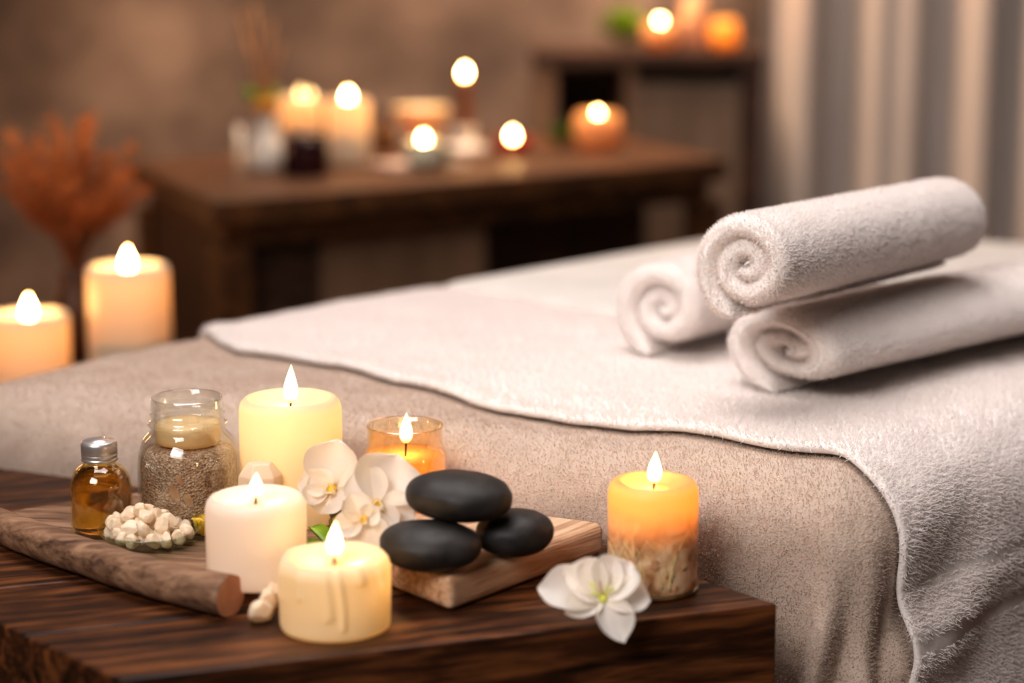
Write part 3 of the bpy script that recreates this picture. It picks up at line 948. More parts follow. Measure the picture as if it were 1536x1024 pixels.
# ------------------------------------------------------------------ dish and crystals
pd = at(226, 815, ZTR)
t = thing('glass_dish', 'shallow greenish glass dish heaped with salt crystals', 'dish', pd)
obj('bowl', lathe('bowl', [(0, 0), (.018, 0), (.024, .0015), (.031, .006), (.0350, .0105), (.0356, .0115), (.0348, .0120), (.030, .0078), (.023, .0035), (.017, .0022), (0, .0022)], M['glass_green'], 64), t)
def crystal_mesh(s_, seed, n=9):
    rg = random.Random(seed); bm = bmesh.new(); bmesh.ops.create_icosphere(bm, subdivisions=3, radius=1)
    pl_ = []
    for i in range(n):
        v = Vector((rg.gauss(0, 1), rg.gauss(0, 1), rg.gauss(0, 1))).normalized(); pl_.append((v, rg.uniform(.55, .85)))
    for v in bm.verts:
        c = v.co.copy()
        for nn, d in pl_:
            e = c.dot(nn) - d
            if e > 0: c -= nn * e * .98
        c *= 1 + .06 * mnoise.noise(c * 3 + Vector((seed, 0, 0)))
        v.co = Vector((c.x, c.y * .92, c.z * .82)) * s_
    me = bpy.data.meshes.new('salt_crystal'); bm.to_mesh(me); bm.free(); me.materials.append(M['crystal'])
    return me
cm = [crystal_mesh(.0066, 20 + i) for i in range(6)]
rg = random.Random(11)
spots = []
for (rad, z, n) in ((.0225, .0085, 14), (.0125, .0085, 8), (.0165, .0150, 10), (.0060, .0150, 4), (.0090, .0205, 5), (.0, .0225, 1)):
    for k in range(n):
        a = 2 * PI * k / max(n, 1) + rg.uniform(-.15, .15)
        cxo = -.006 if z > .012 else 0
        spots.append((rad * math.cos(a) * 1.12 + cxo, rad * math.sin(a) * .95, z + rg.uniform(-.001, .001)))
for i, (x, y, z) in enumerate(spots):
    o = obj('salt_crystal', cm[i % 6], None, (pd.x + x, pd.y + y, pd.z + z), (rg.uniform(0, 6), rg.uniform(0, 6), rg.uniform(0, 6)))
    k = rg.uniform(.85, 1.2); o.scale = (k, k, k)
    tag(o, 'creamy white salt crystal heaped in the shallow glass dish', 'salt crystal', 'salt crystals in the glass dish')
for (x, y, k, lab) in ((392, 918, 1.35, 'cream salt crystal on the table just left of the short dripping candle, frontmost'),
                       (404, 900, 1.25, 'cream salt crystal behind and above the frontmost loose one beside the short candle'),
                       (412, 888, 1.15, 'cream salt crystal tucked closest to the short dripping candle')):
    z = ZT + .0052 * k + (.004 if y < 910 else 0) + (.004 if y < 895 else 0)
    o = obj('salt_crystal', cm[(x) % 6], None, at(x, y, z), (x, y, 1)); o.scale = (k, k, k * 1.1)
    tag(o, lab, 'salt crystal', 'loose salt crystals beside the short candle')
# faceted pale chunk
def chunk():
    bm = bmesh.new()
    for (r, z, n, a0) in ((.013, 0, 6, 0), (.0165, .030, 6, .3), (.0155, .043, 6, .2), (.009, .052, 5, .5)):
        for k in range(n):
            a = 2 * PI * k / n + a0; bm.verts.new((r * math.cos(a), r * .8 * math.sin(a), z))
    r = bmesh.ops.convex_hull(bm, input=list(bm.verts))
    bmesh.ops.bevel(bm, geom=list(bm.edges), offset=.0008, segments=2, profile=.5, affect='EDGES')
    me = bpy.data.meshes.new('crystal_chunk'); bm.to_mesh(me); bm.free(); me.materials.append(M['crystal']); return me
dpt = Vector(((392 - 768) / F * 1.395, 1.345, ZTR))
tag(obj('crystal_chunk', chunk(), None, dpt), 'pale faceted crystal chunk standing between the white candle and the tall ivory candle', 'crystal')

# ------------------------------------------------------------------ flowers
def petal_mesh(name, ln, w, cup, bend, ruff=0, base=.22, tipsharp=1.0, seed=0, m='petal'):
    nu_, nv_ = 14, 11; V = []
    for i in range(nu_):
        u = i / (nu_ - 1)
        u = .5 - .5 * math.cos(PI * (.08 + .92 * u)) if u > 0 else 0.0
        q = abs(2 * u ** 1.3 - 1)
        wid = w * max(.10, (1 - q ** 2.6) ** .5) * 1.12
        for j in range(nv_):
            v = (j / (nv_ - 1) - .5) * 2
            z = -bend * u * u + cup * v * v * wid + ruff * math.sin(v * 7 + seed) * u
            V.append((ln * u * (1 - .06 * v * v), v * wid / 2, z))
    return mesh(name, V, grid_faces(nu_, nv_), M[m])

def frame(normal, right=Vector((1, 0, 0))):
    n = normal.normalized(); x = (right - n * right.dot(n)).normalized(); y = n.cross(x)
    return Matrix((x, y, n)).transposed()

def blossom_parts(parent, centre, normal, petals, lip=True, lipdir=-90, scale=1.0, seed=0):
    """petals: (angle deg, length, width, lift, bend)"""
    R3 = frame(normal)
    core = []
    # centre column and lip as the blossom mesh
    bm = bmesh.new(); bmesh.ops.create_icosphere(bm, subdivisions=3, radius=.0040 * scale)
    for v in bm.verts: v.co.z = v.co.z * .7 + .0035
    me = bpy.data.meshes.new('blossom'); bm.to_mesh(me); bm.free(); me.materials.append(M['yellow'])
    me.polygons.foreach_set('use_smooth', [True] * len(me.polygons))
    b = obj('blossom', me, parent); b.matrix_local = Matrix.Translation(centre) @ R3.to_4x4()
    for k, (an, ln, w, lift, bend) in enumerate(petals):
        pm = petal_mesh('petal', ln, w, .35 + .1 * (k % 2), bend, .0004, seed=seed + k)
        p = obj('petal', pm, b)
        p.matrix_local = Matrix.Rotation(math.radians(an), 4, 'Z') @ Matrix.Rotation(-lift, 4, 'Y') @ Matrix.Translation((.001, 0, .0004 * k))
    if lip:
        for s_ in (-1, 1):
            lp = petal_mesh('lip_lobe', .008 * scale, .006 * scale, .9, -.001, .0002, seed=seed)
            p = obj('lip_lobe', lp, b)
            p.matrix_local = Matrix.Rotation(math.radians(lipdir + s_ * 50), 4, 'Z') @ Matrix.Rotation(-.7, 4, 'Y') @ Matrix.Translation((.0015, 0, .002))
    return b

def at_dep(x, y, dep):
    yc = (y - 512) / F
    return Vector(((x - 768) / F * dep, dep * (CP - SP * yc), ZC - dep * (SP + CP * yc)))
PXM = 1.34 / F
oroot = at_dep(500, 822, 1.335); oroot.z = ZTR
oroot = at(497, 838, ZTR)
sprig = thing('orchid_sprig', 'sprig of white orchids with yellow centres between the candles and the stones', 'flower', oroot)
cA = at_dep(498, 733, 1.345) - oroot; cB = at_dep(566, 757, 1.315) - oroot; cD = at_dep(546, 779, 1.300) - oroot
nrm = Vector((.0, -.95, .32))
k = PXM
blossom_parts(sprig, cA, Vector((-.15, -.95, .25)), [(82, 74 * k, 74 * k, .15, .002), (20, 60 * k, 52 * k, .05, .003), (172, 50 * k, 48 * k, .25, .002), (-115, 40 * k, 58 * k, .3, .003), (-40, 36 * k, 30 * k, .0, .004), (140, 40 * k, 40 * k, .35, .001)], seed=1)
blossom_parts(sprig, cB, Vector((.1, -.95, .3)), [(68, 78 * k, 92 * k, .1, .003), (-22, 58 * k, 56 * k, .2, .002), (125, 60 * k, 60 * k, .15, .002), (-70, 44 * k, 44 * k, .2, .001)], seed=2)
blossom_parts(sprig, cD, Vector((.0, -.97, .2)), [(-65, 46 * k, 56 * k, .25, .002), (-168, 46 * k, 34 * k, .3, .001), (115, 48 * k, 40 * k, .4, .0), (40, 30 * k, 30 * k, .3, 0)], seed=3, scale=.8)
sb = Vector((0, 0, .002))
P_, R__ = smooth_path([sb, Vector((0, .004, .03)), cA * .8 + Vector((0, .012, .006)), cA + Vector((0, .004, -.002))], [.0016, .0014, .0012, .001], 6)
obj('stem', tube('stem', P_, R__, M['stem'], 8), sprig)
P_, R__ = smooth_path([Vector((0, .004, .028)), (cB + cA) * .4 + Vector((0, .012, 0)), cB + Vector((0, .006, -.002))], [.0013, .0012, .001], 6)
obj('stem', tube('stem', P_, R__, M['stem'], 8), sprig)
P_, R__ = smooth_path([(cB + cA) * .4 + Vector((0, .012, 0)), cD + Vector((0, .01, .004)), cD + Vector((0, .003, 0))], [.0011, .001, .0009], 6)
obj('stem', tube('stem', P_, R__, M['stem'], 8), sprig)
for (x, y, ln, w, an, lift) in ((498, 826, .030, .011, 128, .45), (512, 828, .034, .010, 24, .30), (488, 834, .020, .010, 160, .5)):
    lf = obj('leaf', petal_mesh('leaf', ln, w, .5, .003, 0, m='green'), sprig)
    q = at(x, y, ZTR + .004) - oroot
    lf.matrix_local = Matrix.Translation(q) @ Matrix.Rotation(math.radians(an), 4, 'Z') @ Matrix.Rotation(-lift, 4, 'Y')
# pink brown bud on the sprig
bm = bmesh.new(); bmesh.ops.create_icosphere(bm, subdivisions=3, radius=.004)
for v in bm.verts: v.co.z *= 1.5
me = bpy.data.meshes.new('bud'); bm.to_mesh(me); bm.free(); me.materials.append(M['dry_petal']); me.polygons.foreach_set('use_smooth', [True] * len(me.polygons))
obj('bud', me, sprig, at_dep(612, 770, 1.32) - oroot, (0, .6, 0))

# single orchid at the table edge
pO = at(904, 902, ZT + .014)
flower = thing('orchid_flower', 'single white orchid lying at the front edge of the wooden table', 'flower', flatp(pO, ZT))
k = 1.25 / F
fl = blossom_parts(flower, pO - flatp(pO, ZT), Vector((0, -.72, .69)), [(168, 98 * k, 66 * k, .12, .004), (140, 74 * k, 60 * k, .30, .003), (98, 66 * k, 62 * k, .30, .003), (52, 72 * k, 66 * k, .30, .003), (0, 70 * k, 54 * k, .10, .003), (-66, 72 * k, 50 * k, .02, .002), (-158, 60 * k, 44 * k, .14, .003)], lip=False, seed=5, scale=.65)
M['lime'] = mat('lime centre', rgb(190, 196, 60), rgb(214, 210, 96), 120, rough=.5)
fl.data.materials[0] = M['lime']
for a, ln in ((70, .014), (100, .018), (130, .015), (40, .011), (160, .010)):
    s_ = obj('stamen', tube('stamen', [(0, 0, .002), (.3 * ln, 0, .006), (.8 * ln, 0, .008)], [.0006, .0005, .0008], M['lime'] if a != 100 else M['dry_petal'], 6), fl)
    s_.rotation_euler = (0, 0, math.radians(a))
# yellow bud beside the dish
yb = at(305, 806, ZTR)
t = thing('yellow_bud', 'small pale yellow flower bud between the salt jar and the white candle', 'flower bud', yb)
for k_ in range(4):
    pm = petal_mesh('petal', .016, .010, .8, .002, m='yellow', seed=k_)
    p = obj('petal', pm, t); p.matrix_local = Matrix.Translation((0, 0, .001)) @ Matrix.Rotation(k_ * PI / 2 + .4, 4, 'Z') @ Matrix.Rotation(-1.15, 4, 'Y')

# ------------------------------------------------------------------ far left bench
bench = thing('low_bench', 'low dark wooden bench at the left behind the bed', 'bench', (-.68, 2.285, 0))
obj('seat_board', boxes('seat_board', [((0, 0, ZBN - .02), (.62, .37, .04))], M['console_wood'], .004), bench)
for sx in (-1, 1):
    for sy in (-1, 1):
        obj('leg', boxes('leg', [((sx * .27, sy * .15, (ZBN - .04) / 2), (.05, .05, ZBN - .04))], M['console_wood'], .004), bench)
candle('tall thick cream pillar candle on the bench behind the bed', at(198, 588, ZBN), .0465, .146, M['wax_bg'], .014, .015, .030, PW * 2.0, 'far pillar candles on the bench', 'flame_far', seed=7, glow=.13, gcol=(1, .38, .08), block=1.75)
candle('shorter thick cream pillar candle at the left end of the bench', at(48, 592, ZBN), .0450, .094, M['wax_bg'], .014, .015, .030, PW * 2.0, 'far pillar candles on the bench', 'flame_far', seed=8, glow=.13, gcol=(1, .38, .08), block=1.75)
pv = at(118, 540, ZBN)
t = thing('dried_plant', 'orange brown dried plumes in a dark vase on the bench', 'plant', pv)
M['vase_dark'] = mat('dark brown vase', rgb(58, 30, 16), rgb(80, 44, 24), 12, rough=.35)
def plume_mat():
    m, nt, out = newmat('russet plume')
    b = N(nt, 'ShaderNodeBsdfPrincipled', Roughness=.9); L(nt, b.outputs[0], out.inputs[0])
    v = coords(nt); sx = N(nt, 'ShaderNodeSeparateXYZ'); L(nt, v, sx.inputs[0])
    n = N(nt, 'ShaderNodeTexNoise', Scale=30); L(nt, v, n.inputs['Vector'])
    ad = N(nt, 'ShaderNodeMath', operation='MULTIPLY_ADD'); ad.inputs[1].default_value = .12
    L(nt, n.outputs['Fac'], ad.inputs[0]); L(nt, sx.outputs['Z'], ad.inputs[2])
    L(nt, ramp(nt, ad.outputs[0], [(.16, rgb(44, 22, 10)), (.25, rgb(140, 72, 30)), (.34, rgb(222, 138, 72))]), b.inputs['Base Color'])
    return m
M['plume'] = plume_mat()
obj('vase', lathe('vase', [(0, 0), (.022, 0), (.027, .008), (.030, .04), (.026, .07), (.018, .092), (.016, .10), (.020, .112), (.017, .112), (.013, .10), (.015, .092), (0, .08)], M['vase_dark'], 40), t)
rg = random.Random(21)
for k in range(48):
    a = rg.uniform(0, 2 * PI); sp = .10 * rg.random() ** .6; h = rg.uniform(.10, .20) - sp * .35
    dx, dy = math.cos(a) * sp, math.sin(a) * sp * .6
    path = [(0, 0, .08), (dx * .22, dy * .22, .11 + h * .35), (dx * .6, dy * .6, .11 + h * .7), (dx, dy, .11 + h)]
    P_, R_ = smooth_path([Vector(q) for q in path], [.0012, .0012, .001, .0008], 5)
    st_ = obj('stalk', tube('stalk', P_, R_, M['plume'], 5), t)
    n = len(P_); V, Fc = [], []
    for i in range(n // 2, n):
        for q in range(12):
            d = Vector((rg.gauss(0, 1), rg.gauss(0, 1), rg.gauss(.9, .6))).normalized()
            b0 = P_[i]; ln = rg.uniform(.014, .038) * (1 - .5 * (i - n / 2) / (n / 2)); w = d.cross(Vector((rg.gauss(0, 1), rg.gauss(0, 1), 0))).normalized() * .0012
            o_ = len(V); V += [b0 - w, b0 + w, b0 + d * ln]; Fc.append((o_, o_ + 1, o_ + 2))
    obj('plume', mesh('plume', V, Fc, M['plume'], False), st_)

# ------------------------------------------------------------------ console table
A, B, D = v2(at(318, 303, ZK)), v2(at(1092, 238, ZK)), v2(at(196, 243, ZK))
W = D - A
cons = thing('console_table', 'long brown wooden console table along the back wall', 'console table')
poly = [A, B, B + W, D]
obj('tabletop', prism('tabletop', [poly], ZK - .034, ZK, M['console_wood'], .003), cons)
ins = inset(poly, .03)
ang = math.atan2((B - A).y, (B - A).x)
obj('apron', prism('apron', [inset(poly, .022)], ZK - .066, ZK - .0345, M['console_wood'], .003), cons)
for p in (ins[0], ins[1], ins[2], ins[3]):
    obj('leg', boxes('leg', [((p.x, p.y, (ZK - .066) / 2), (.045, .045, ZK - .066), ang)], M['console_wood'], .003), cons)
def panel(name, x0, x1, m, back_=.10):
    """upright panel below the console, set back from its front edge"""
    p0, p1 = v2(at(x0, 300 - (x0 - 318) * .084, ZK)), v2(at(x1, 300 - (x1 - 318) * .084, ZK))
    u = (B - A).normalized(); nn = Vector((-u.y, u.x))
    t0, t1 = (p0 - A).dot(u), (p1 - A).dot(u)
    c = A + u * (t0 + t1) / 2 + nn * back_
    obj(name, boxes(name, [((c.x, c.y, (ZK - .066) / 2), (t1 - t0, .02, ZK - .066), ang)], m, .003), cons)
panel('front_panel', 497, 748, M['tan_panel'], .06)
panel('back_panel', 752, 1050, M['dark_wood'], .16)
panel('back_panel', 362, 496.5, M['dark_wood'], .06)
qa, qb = ins[0], ins[3]
mid_ = (qa + qb) / 2
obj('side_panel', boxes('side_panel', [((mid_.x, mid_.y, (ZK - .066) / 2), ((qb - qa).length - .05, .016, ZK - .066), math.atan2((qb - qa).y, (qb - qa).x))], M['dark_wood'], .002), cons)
# ------------------------------------------------------------------ cabinet with shelf
YC = 3.62
xl, xr = atY(802, 75, YC).x, atY(1146, 75, YC).x
w = xr - xl; cxm = (xl + xr) / 2
cab = thing('wooden_cabinet', 'dark wooden cabinet with an open niche in front of the curtain', 'cabinet', (cxm, YC, 0))
dpt_ = .30
obj('top_board', boxes('top_board', [((0, dpt_ / 2, ZS - .014), (w + .01, dpt_ + .01, .028))], M['dark_wood'], .003), cab)
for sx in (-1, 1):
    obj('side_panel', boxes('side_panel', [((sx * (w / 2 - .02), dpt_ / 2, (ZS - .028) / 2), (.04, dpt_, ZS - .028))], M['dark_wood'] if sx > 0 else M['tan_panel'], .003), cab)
xd = atY(945, 150, YC).x - cxm
obj('divider', boxes('divider', [((xd, dpt_ / 2, (ZS - .028) / 2), (.018, dpt_ - .01, ZS - .028))], M['tan_panel'], .003), cab)
obj('door', boxes('door', [(((xd + .009 + w / 2 - .04) / 2, .014, (ZS - .055) / 2), (w / 2 - .04 - xd - .011, .018, ZS - .06))], M['grey_panel'], .003), cab)
obj('back_panel', boxes('back_panel', [((0, dpt_ - .008, (ZS - .028) / 2), (w - .08, .012, ZS - .03))], M['dark_wood'], .002), cab)
zs = atY(880, 205, YC).z
obj('shelf', boxes('shelf', [(((-w / 2 + .04 + xd - .009) / 2, dpt_ / 2, zs), (xd - .009 + w / 2 - .04, dpt_ - .03, .016))], M['dark_wood'], .002), cab)
# curtain
def curtain():
    nu_, nv_ = 260, 20; V = []
    for i in range(nu_):
        u = i / (nu_ - 1)
        for j in range(nv_):
            z = .03 + 2.3 * j / (nv_ - 1)
            f = 1 + .12 * math.sin(z * 2 + u * 9)
            y = 3.80 + .055 * math.sin(u * 44 + .9 * math.sin(u * 13) + .1 * z) * f + .012 * math.sin(u * 101 + 1.3)
            V.append((.465 + 1.0 * u + .014 * math.sin(u * 44 + 1.5), y, z))
    return mesh('curtain', V, grid_faces(nu_, nv_))
M['curtain'] = mat('grey beige curtain', rgb(176, 164, 156), rgb(188, 176, 168), 12, rough=.9, sheen=.2, stretch=(4, 4, .3))
cu = thing('curtain', 'grey beige curtain hanging in vertical folds at the right', 'curtain', (0, 0, 0))
me = curtain(); me.materials.append(M['curtain'])
obj('drape', me, cu)
M['brass'] = mat('dark bronze rod', rgb(70, 54, 40), rough=.35, metal=.9)
obj('rod', tube('rod', [(.41, 3.80, 2.34), (1.56, 3.80, 2.34)], .011, M['brass'], 12), cu)
for x in (.49, 1.45):
    obj('bracket', boxes('bracket', [((x, 3.89, 2.34), (.02, .179, .02))], M['brass'], .002), cu)

# ------------------------------------------------------------------ things on the console
def kz(x, y): return at(x, y, ZK)
def sc_of(p): return depth_of(p) / F
GK = 'candles on the console'
M['wax_pale'] = wax_mat('pale far wax', rgb(246, 230, 204), sscale=.02, rad=(1, .45, .15))
p = kz(523, 246); s_ = sc_of(p)
candle('tall cream pillar candle standing in the middle of the left console group', p, 33 * s_, 98 * s_, M['wax_bg'], .012, .012, .022, PW * 1.6, GK, 'flame_far', seed=9, glow=.08, gcol=(1, .42, .10), block=1.6)
p = kz(452, 236); s_ = sc_of(p)
t = candle('white pillar candle with two small flames behind the dark red jar', p, 32 * s_, 92 * s_, M['wax_bg'], .012, .010, .022, PW * 1.0, GK, 'flame_dim', seed=10, glow=.08, gcol=(1, .42, .10), block=1.4)
obj('wick', tube('wick', [(.016, 0, 92 * s_ - .014), (.016, 0, 92 * s_ - .004)], .0008, M['wick'], 6), t)
obj('flame', flame_mesh(.009, .018, M['flame_dim']), t, (.016, 0, 92 * s_ - .008))
p = kz(459, 262); s_ = sc_of(p)
M['wine'] = mat('dark wine glass', rgb(36, 8, 14), rgb(52, 14, 20), 20, rough=.15)
t = thing('wine_jar', 'dark wine red candle jar in front of the two flame candle', 'jar', p)
r = 35 * s_
obj('jar_body', lathe('jar_body', [(0, 0), (r * .9, 0), (r, .004), (r, .052), (r * .97, .055), (r * .88, .054), (r * .88, .008), (0, .006)], M['wine'], 40), t)
obj('wax', lathe('wax', [(0, .0075), (r * .86, .0085), (r * .86, .042), (0, .043)], M['wine'], 32), t)
M['ceramic'] = mat('off white ceramic', rgb(226, 214, 198), rgb(236, 226, 212), 20, rough=.3)
M['ceramic_warm'] = mat('cream ceramic', rgb(238, 208, 164), rgb(242, 216, 178), 20, rough=.4, sss=.4, sscale=.01)
p = kz(401, 256); s_ = sc_of(p)
t = thing('bud_vase', 'small white ceramic vase holding reeds and an orange flower', 'vase', p)
obj('vase_body', lathe('vase_body', [(0, 0), (.018, 0), (.023, .006), (.0245, .022), (.021, .036), (.014, .048), (.0115, .058), (.0135, .07), (.0115, .07), (.0095, .058), (.011, .048), (0, .04)], M['ceramic'], 40), t)
M['reed'] = mat('pale reed', rgb(176, 116, 66), rgb(196, 138, 84), 30, rough=.8)
for dx, dy, h in ((-.03, .01, .20), (-.022, -.006, .17), (-.012, .012, .21), (.01, .005, .19), (.022, 0, .16)):
    obj('reed', tube('reed', [(0, 0, .05), (dx * .5, dy * .5, .05 + h * .5), (dx, dy, h)], .0016, M['reed'], 6), t)
M['orange'] = mat('orange petals', rgb(206, 132, 40), rgb(226, 156, 66), 40, rough=.6)
fb = obj('flower_head', lathe('flower_head', [(0, 0), (.006, .002), (.013, .010), (.014, .016), (.010, .018), (.004, .013), (0, .012)], M['orange'], 20, .12, 2), t, (.0, -.012, .072))
for an in (2.4, 3.4, 1.2):
    lf = obj('leaf', petal_mesh('leaf', .05, .018, .5, .006, m='green'), t)
    lf.matrix_local = Matrix.Translation((0, 0, .068)) @ Matrix.Rotation(an, 4, 'Z') @ Matrix.Rotation(-.95, 4, 'Y')
t.scale = (1.25, 1.25, 1.15)
p = kz(368, 250)
t = thing('drinking_glass', 'clear drinking glass at the left of the console beside the white vase', 'glass', p)
obj('glass_body', lathe('glass_body', [(0, 0), (.018, 0), (.020, .003), (.023, .06), (.0215, .06), (.0185, .006), (0, .005)], M['glass_far'], 40), t)
p = kz(577, 226)
M['amber_bottle'] = mat('amber glass bottle', rgb(120, 72, 14), rgb(140, 90, 22), 30, rough=.15, coat=.5)
t = thing('amber_bottle', 'small amber bottle behind the pale tray on the console', 'bottle', p)
obj('bottle_body', lathe('bottle_body', [(0, 0), (.014, 0), (.016, .003), (.016, .034), (.012, .042), (.007, .046), (.007, .052), (0, .052)], M['amber_bottle'], 32), t)
obj('cap', lathe('cap', [(0, .0525), (.009, .0525), (.009, .066), (.007, .068), (0, .068)], M['dark_wood'], 24), t)
p = kz(633, 216); s_ = sc_of(p)
t = thing('pedestal_bowl', 'cream footed bowl standing at the back of the console', 'bowl', p)
obj('bowl_body', lathe('bowl_body', [(0, 0), (.022, 0), (.024, .004), (.012, .010), (.011, .016), (.024, .022), (.038, .038), (.045, .056), (.047, .062), (.045, .062), (.036, .041), (.022, .027), (0, .024)], M['ceramic_warm'], 48), t)
# pale tray and cup candle
p = kz(628, 250); s_ = sc_of(p)
M['pale_slab'] = mat('pale marble', rgb(206, 184, 168), rgb(220, 200, 184), 16, rough=.4)
t = obj('serving_slab', boxes('serving_slab', [((0, 0, .004), (.125, .085, .0078), ang)], M['pale_slab'], .002), None, p)
tag(t, 'pale stone serving slab on the console under the cup candle', 'tray')
zs_ = ZK + .0082
p = at(636, 247, zs_)
M['cup_green'] = mat('pale green cup', rgb(206, 204, 176), rgb(218, 214, 190), 20, rough=.35)
def cup_candle(label, p, r, h, cupm, waxm, fl, power, fw=.011, fh=.018, prof=None):
    t = thing('cup_candle', label, 'candle', p, 0, GK)
    pr = prof or [(.8, 0), (.93, .03), (1, .2), (1, .97), (.98, 1), (.9, 1), (.9, .2), (.8, .1)]
    obj('cup', lathe('cup', [(0, 0)] + [(a * r, b * h) for a, b in pr] + [(0, .1 * h)], cupm, 40), t)
    zw = h * .72
    obj('wax', lathe('wax', [(0, h * .12), (r * .78, h * .14), (r * .86, h * .3), (r * .88, zw), (r * .5, zw - .001), (0, zw - .001)], waxm, 32), t)
    obj('wick', tube('wick', [(0, 0, zw - .002), (0, 0, zw + .007)], .0008, M['wick'], 6), t)
    obj('flame', flame_mesh(fw, fh, M[fl]), t, (0, 0, zw + .004))
    lamp(t, zw + .004 + fh * .6, power, fw * .4)
    return t
cup_candle('pale green cup candle burning on the pale stone slab', p, .027, .036, M['cup_green'], M['wax_pale'], 'flame_far', PW * .8)
p = at(668, 245, zs_)
def succulent(label, p, n, ln, w, name='succulent'):
    t = thing(name, label, 'plant', p)
    obj('stem', tube('stem', [(0, 0, 0), (0, 0, ln * .5)], .003, M['stem'], 8), t)
    for k in range(n):
        a = k * 2.4; li = .35 + .9 * (k / n)
        lf = obj('leaf', petal_mesh('leaf', ln * (1 - .3 * k / n), w, .5, .002, m='green_dark'), t)
        lf.matrix_local = Matrix.Translation((0, 0, ln * .1 + ln * .35 * k / n)) @ Matrix.Rotation(a, 4, 'Z') @ Matrix.Rotation(-li, 4, 'Y')
    return t
M['green_dark'] = mat('dark green leaf', rgb(48, 84, 26), rgb(78, 112, 38), 60, rough=.5)
succulent('tiny green sprig at the right end of the pale stone slab', p, 8, .024, .010, 'green_sprig')
# taper on white holder
p = kz(697, 226)
t = thing('candle_holder', 'white ceramic candle holder under the brown taper candle', 'candle holder', p)
obj('holder_body', lathe('holder_body', [(0, 0), (.036, 0), (.038, .004), (.034, .009), (.018, .014), (.014, .022), (.017, .030), (.0185, .038), (.016, .040), (.0145, .036), (0, .036)], M['ceramic'], 40), t)
M['brown_wax'] = mat('brown wax', rgb(112, 64, 40), rgb(134, 80, 52), 40, rough=.5, sss=.3, sscale=.006)
candle('brown taper candle standing tall in the white holder', p + Vector((0, 0, .0365)), .0130, .080, M['brown_wax'], .003, .011, .019, PW * 1.0, GK, 'flame_far', name='taper_candle', seed=11, wob=.01)
M['red_glass'] = mat('red glass', rgb(120, 22, 14), rgb(140, 32, 20), 20, rough=.15, sss=.5, sscale=.01)
cup_candle('low red glass tealight on the console right of the taper', kz(769, 230), .028, .023, M['red_glass'], M['wax_pale'], 'flame_far', PW * .8)
succulent('dark green succulent beside the glowing round orange bowl candle', kz(842, 222), 14, .040, .015)
M['orange_glass'] = frosted('frosted orange glass', rgb(255, 216, 164), .65)
bowlp = [(.45, 0), (.7, .06), (.93, .28), (1, .52), (.94, .8), (.8, 1), (.74, 1), (.84, .78), (.88, .5), (.7, .15)]
cup_candle('round glowing orange bowl candle at the right of the console', kz(896, 224), .0405, .060, M['orange_glass'], M['wax_pale'], 'flame_far', PW * 2.6, prof=bowlp)
# on the cabinet
def sz(x, y): return at(x, y, ZS)
def shp(x, y): 
    q = atY(x, 60, YC + y); q.z = ZS; return q
cup_candle('round frosted orange candle bowl on top of the cabinet', shp(990, .06), .033, .050, M['orange_glass'], M['wax_pale'], 'flame_far', PW * 2.2, prof=bowlp)
M['yellow_glass'] = frosted('frosted yellow glass', rgb(250, 206, 110), .5)
t = thing('votive_glass', 'yellow frosted votive glass at the right end of the cabinet top', 'candle', shp(1086, .07))
obj('glass_body', lathe('glass_body', [(0, 0), (.018, 0), (.024, .008), (.027, .026), (.025, .044), (.020, .054), (.0185, .053), (.023, .043), (.025, .026), (.021, .010), (0, .006)], M['yellow_glass'], 40), t)
obj('wick', tube('wick', [(0, 0, .012), (0, 0, .020)], .0008, M['wick'], 6), t)
obj('flame', flame_mesh(.006, .010, M['flame_dim']), t, (0, 0, .017))
obj('wax', lathe('wax', [(0, .007), (.019, .0105), (.0195, .013), (0, .0135)], M['wax_pale'], 24), t)
lamp(t, .034, PW * .6, .003, (1, .66, .22))
t = succulent('yellow green leafy plant at the left of the cabinet top candles', shp(936, .15), 16, .070, .022, 'leafy_plant')
for ch in t.children: 
    if ch.name.startswith('leaf'): ch.data.materials[0] = M['green']
t = thing('ceramic_bottle', 'pale peach ceramic bottle between the two cabinet top candles', 'bottle', shp(1040, .12))
M['peach'] = mat('peach ceramic', rgb(214, 166, 130), rgb(226, 182, 148), 16, rough=.5)
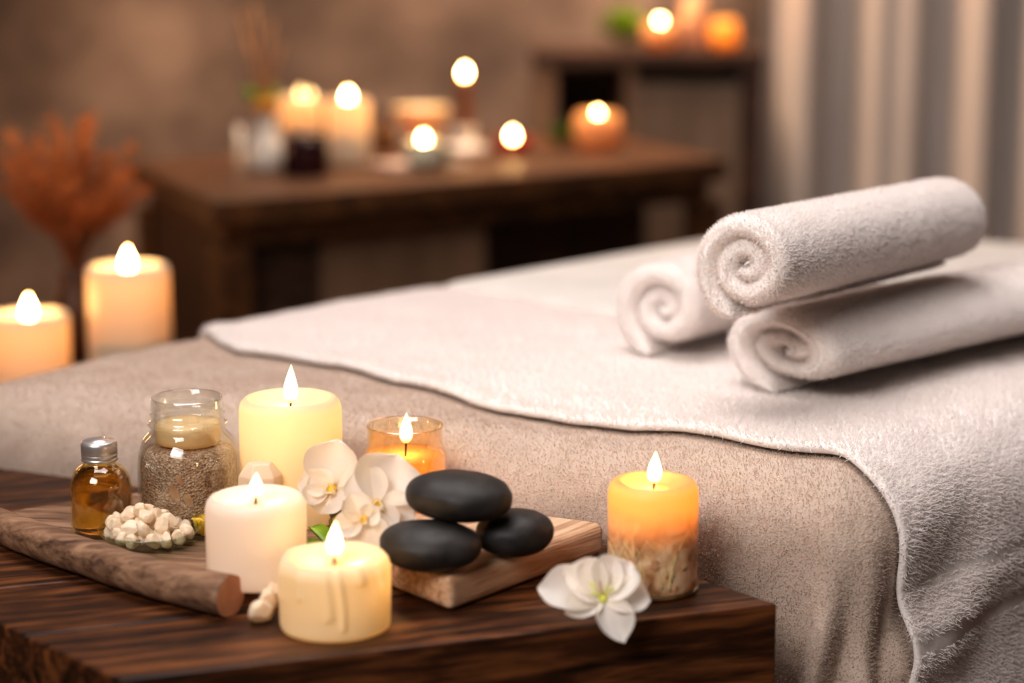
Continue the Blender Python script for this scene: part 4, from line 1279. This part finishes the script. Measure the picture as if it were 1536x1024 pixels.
obj('bottle_body', lathe('bottle_body', [(0, 0), (.021, 0), (.024, .004), (.024, .075), (.020, .092), (.010, .104), (.008, .118), (.010, .124), (.007, .124), (.006, .116), (0, .10)], M['peach'], 40), t)

# ------------------------------------------------------------------ light
def area(name, loc, target, size, power, col, spread=PI):
    l = bpy.data.lights.new(name, 'AREA'); l.energy = power; l.color = col; l.shape = 'RECTANGLE'
    l.size, l.size_y = size; l.spread = spread
    o = bpy.data.objects.new(name, l); C.objects.link(o); o.location = loc
    o.rotation_euler = (Vector(target) - Vector(loc)).to_track_quat('-Z', 'Y').to_euler()
    return o
area('soft_ceiling_light', (-.15, 1.6, 2.4), (.15, 1.6, .6), (1.3, 1.3), 19.5, (1, .95, .94), 2.2)
area('front_fill', (-.9, -.35, 2.2), (.3, 1.55, .6), (1.1, 1.1), 14.5, (1, .94, .91), 1.6)  # unseen fill added behind the camera to lift front faces; no window there
area('curtain_light', (.75, 2.9, 2.3), (.95, 3.7, .9), (.4, .4), 3.6, (1, .95, .92), 2.0)
area('wall_wash', (.0, 3.45, 2.3), (.0, 3.95, .9), (.6, .2), 44, (1, .71, .50), 2.2)
l = bpy.data.lights.new('left_glow_fill', 'POINT'); l.energy = 4; l.color = (1, .42, .14); l.shadow_soft_size = .06  # unseen point light added for an orange glow at the left
o = bpy.data.objects.new('left_glow_fill', l); C.objects.link(o); o.location = (-1.12, 3.0, .62)
w = bpy.data.worlds.new('world'); sc.world = w; w.use_nodes = True
bg = w.node_tree.nodes['Background']; bg.inputs[0].default_value = (1, .84, .72, 1); bg.inputs[1].default_value = .12

sc.view_settings.view_transform = 'Standard'
sc.view_settings.look = 'None'
sc.view_settings.exposure = .10
sc.view_settings.gamma = .90
sc.cycles.max_bounces = 10; sc.cycles.transparent_max_bounces = 16
sc.cycles.caustics_reflective = False; sc.cycles.caustics_refractive = False
sc.cycles.sample_clamp_indirect = 4
sc.cycles.use_denoising = True
sc.cycles.use_adaptive_sampling = True
sc.cycles.adaptive_threshold = .015
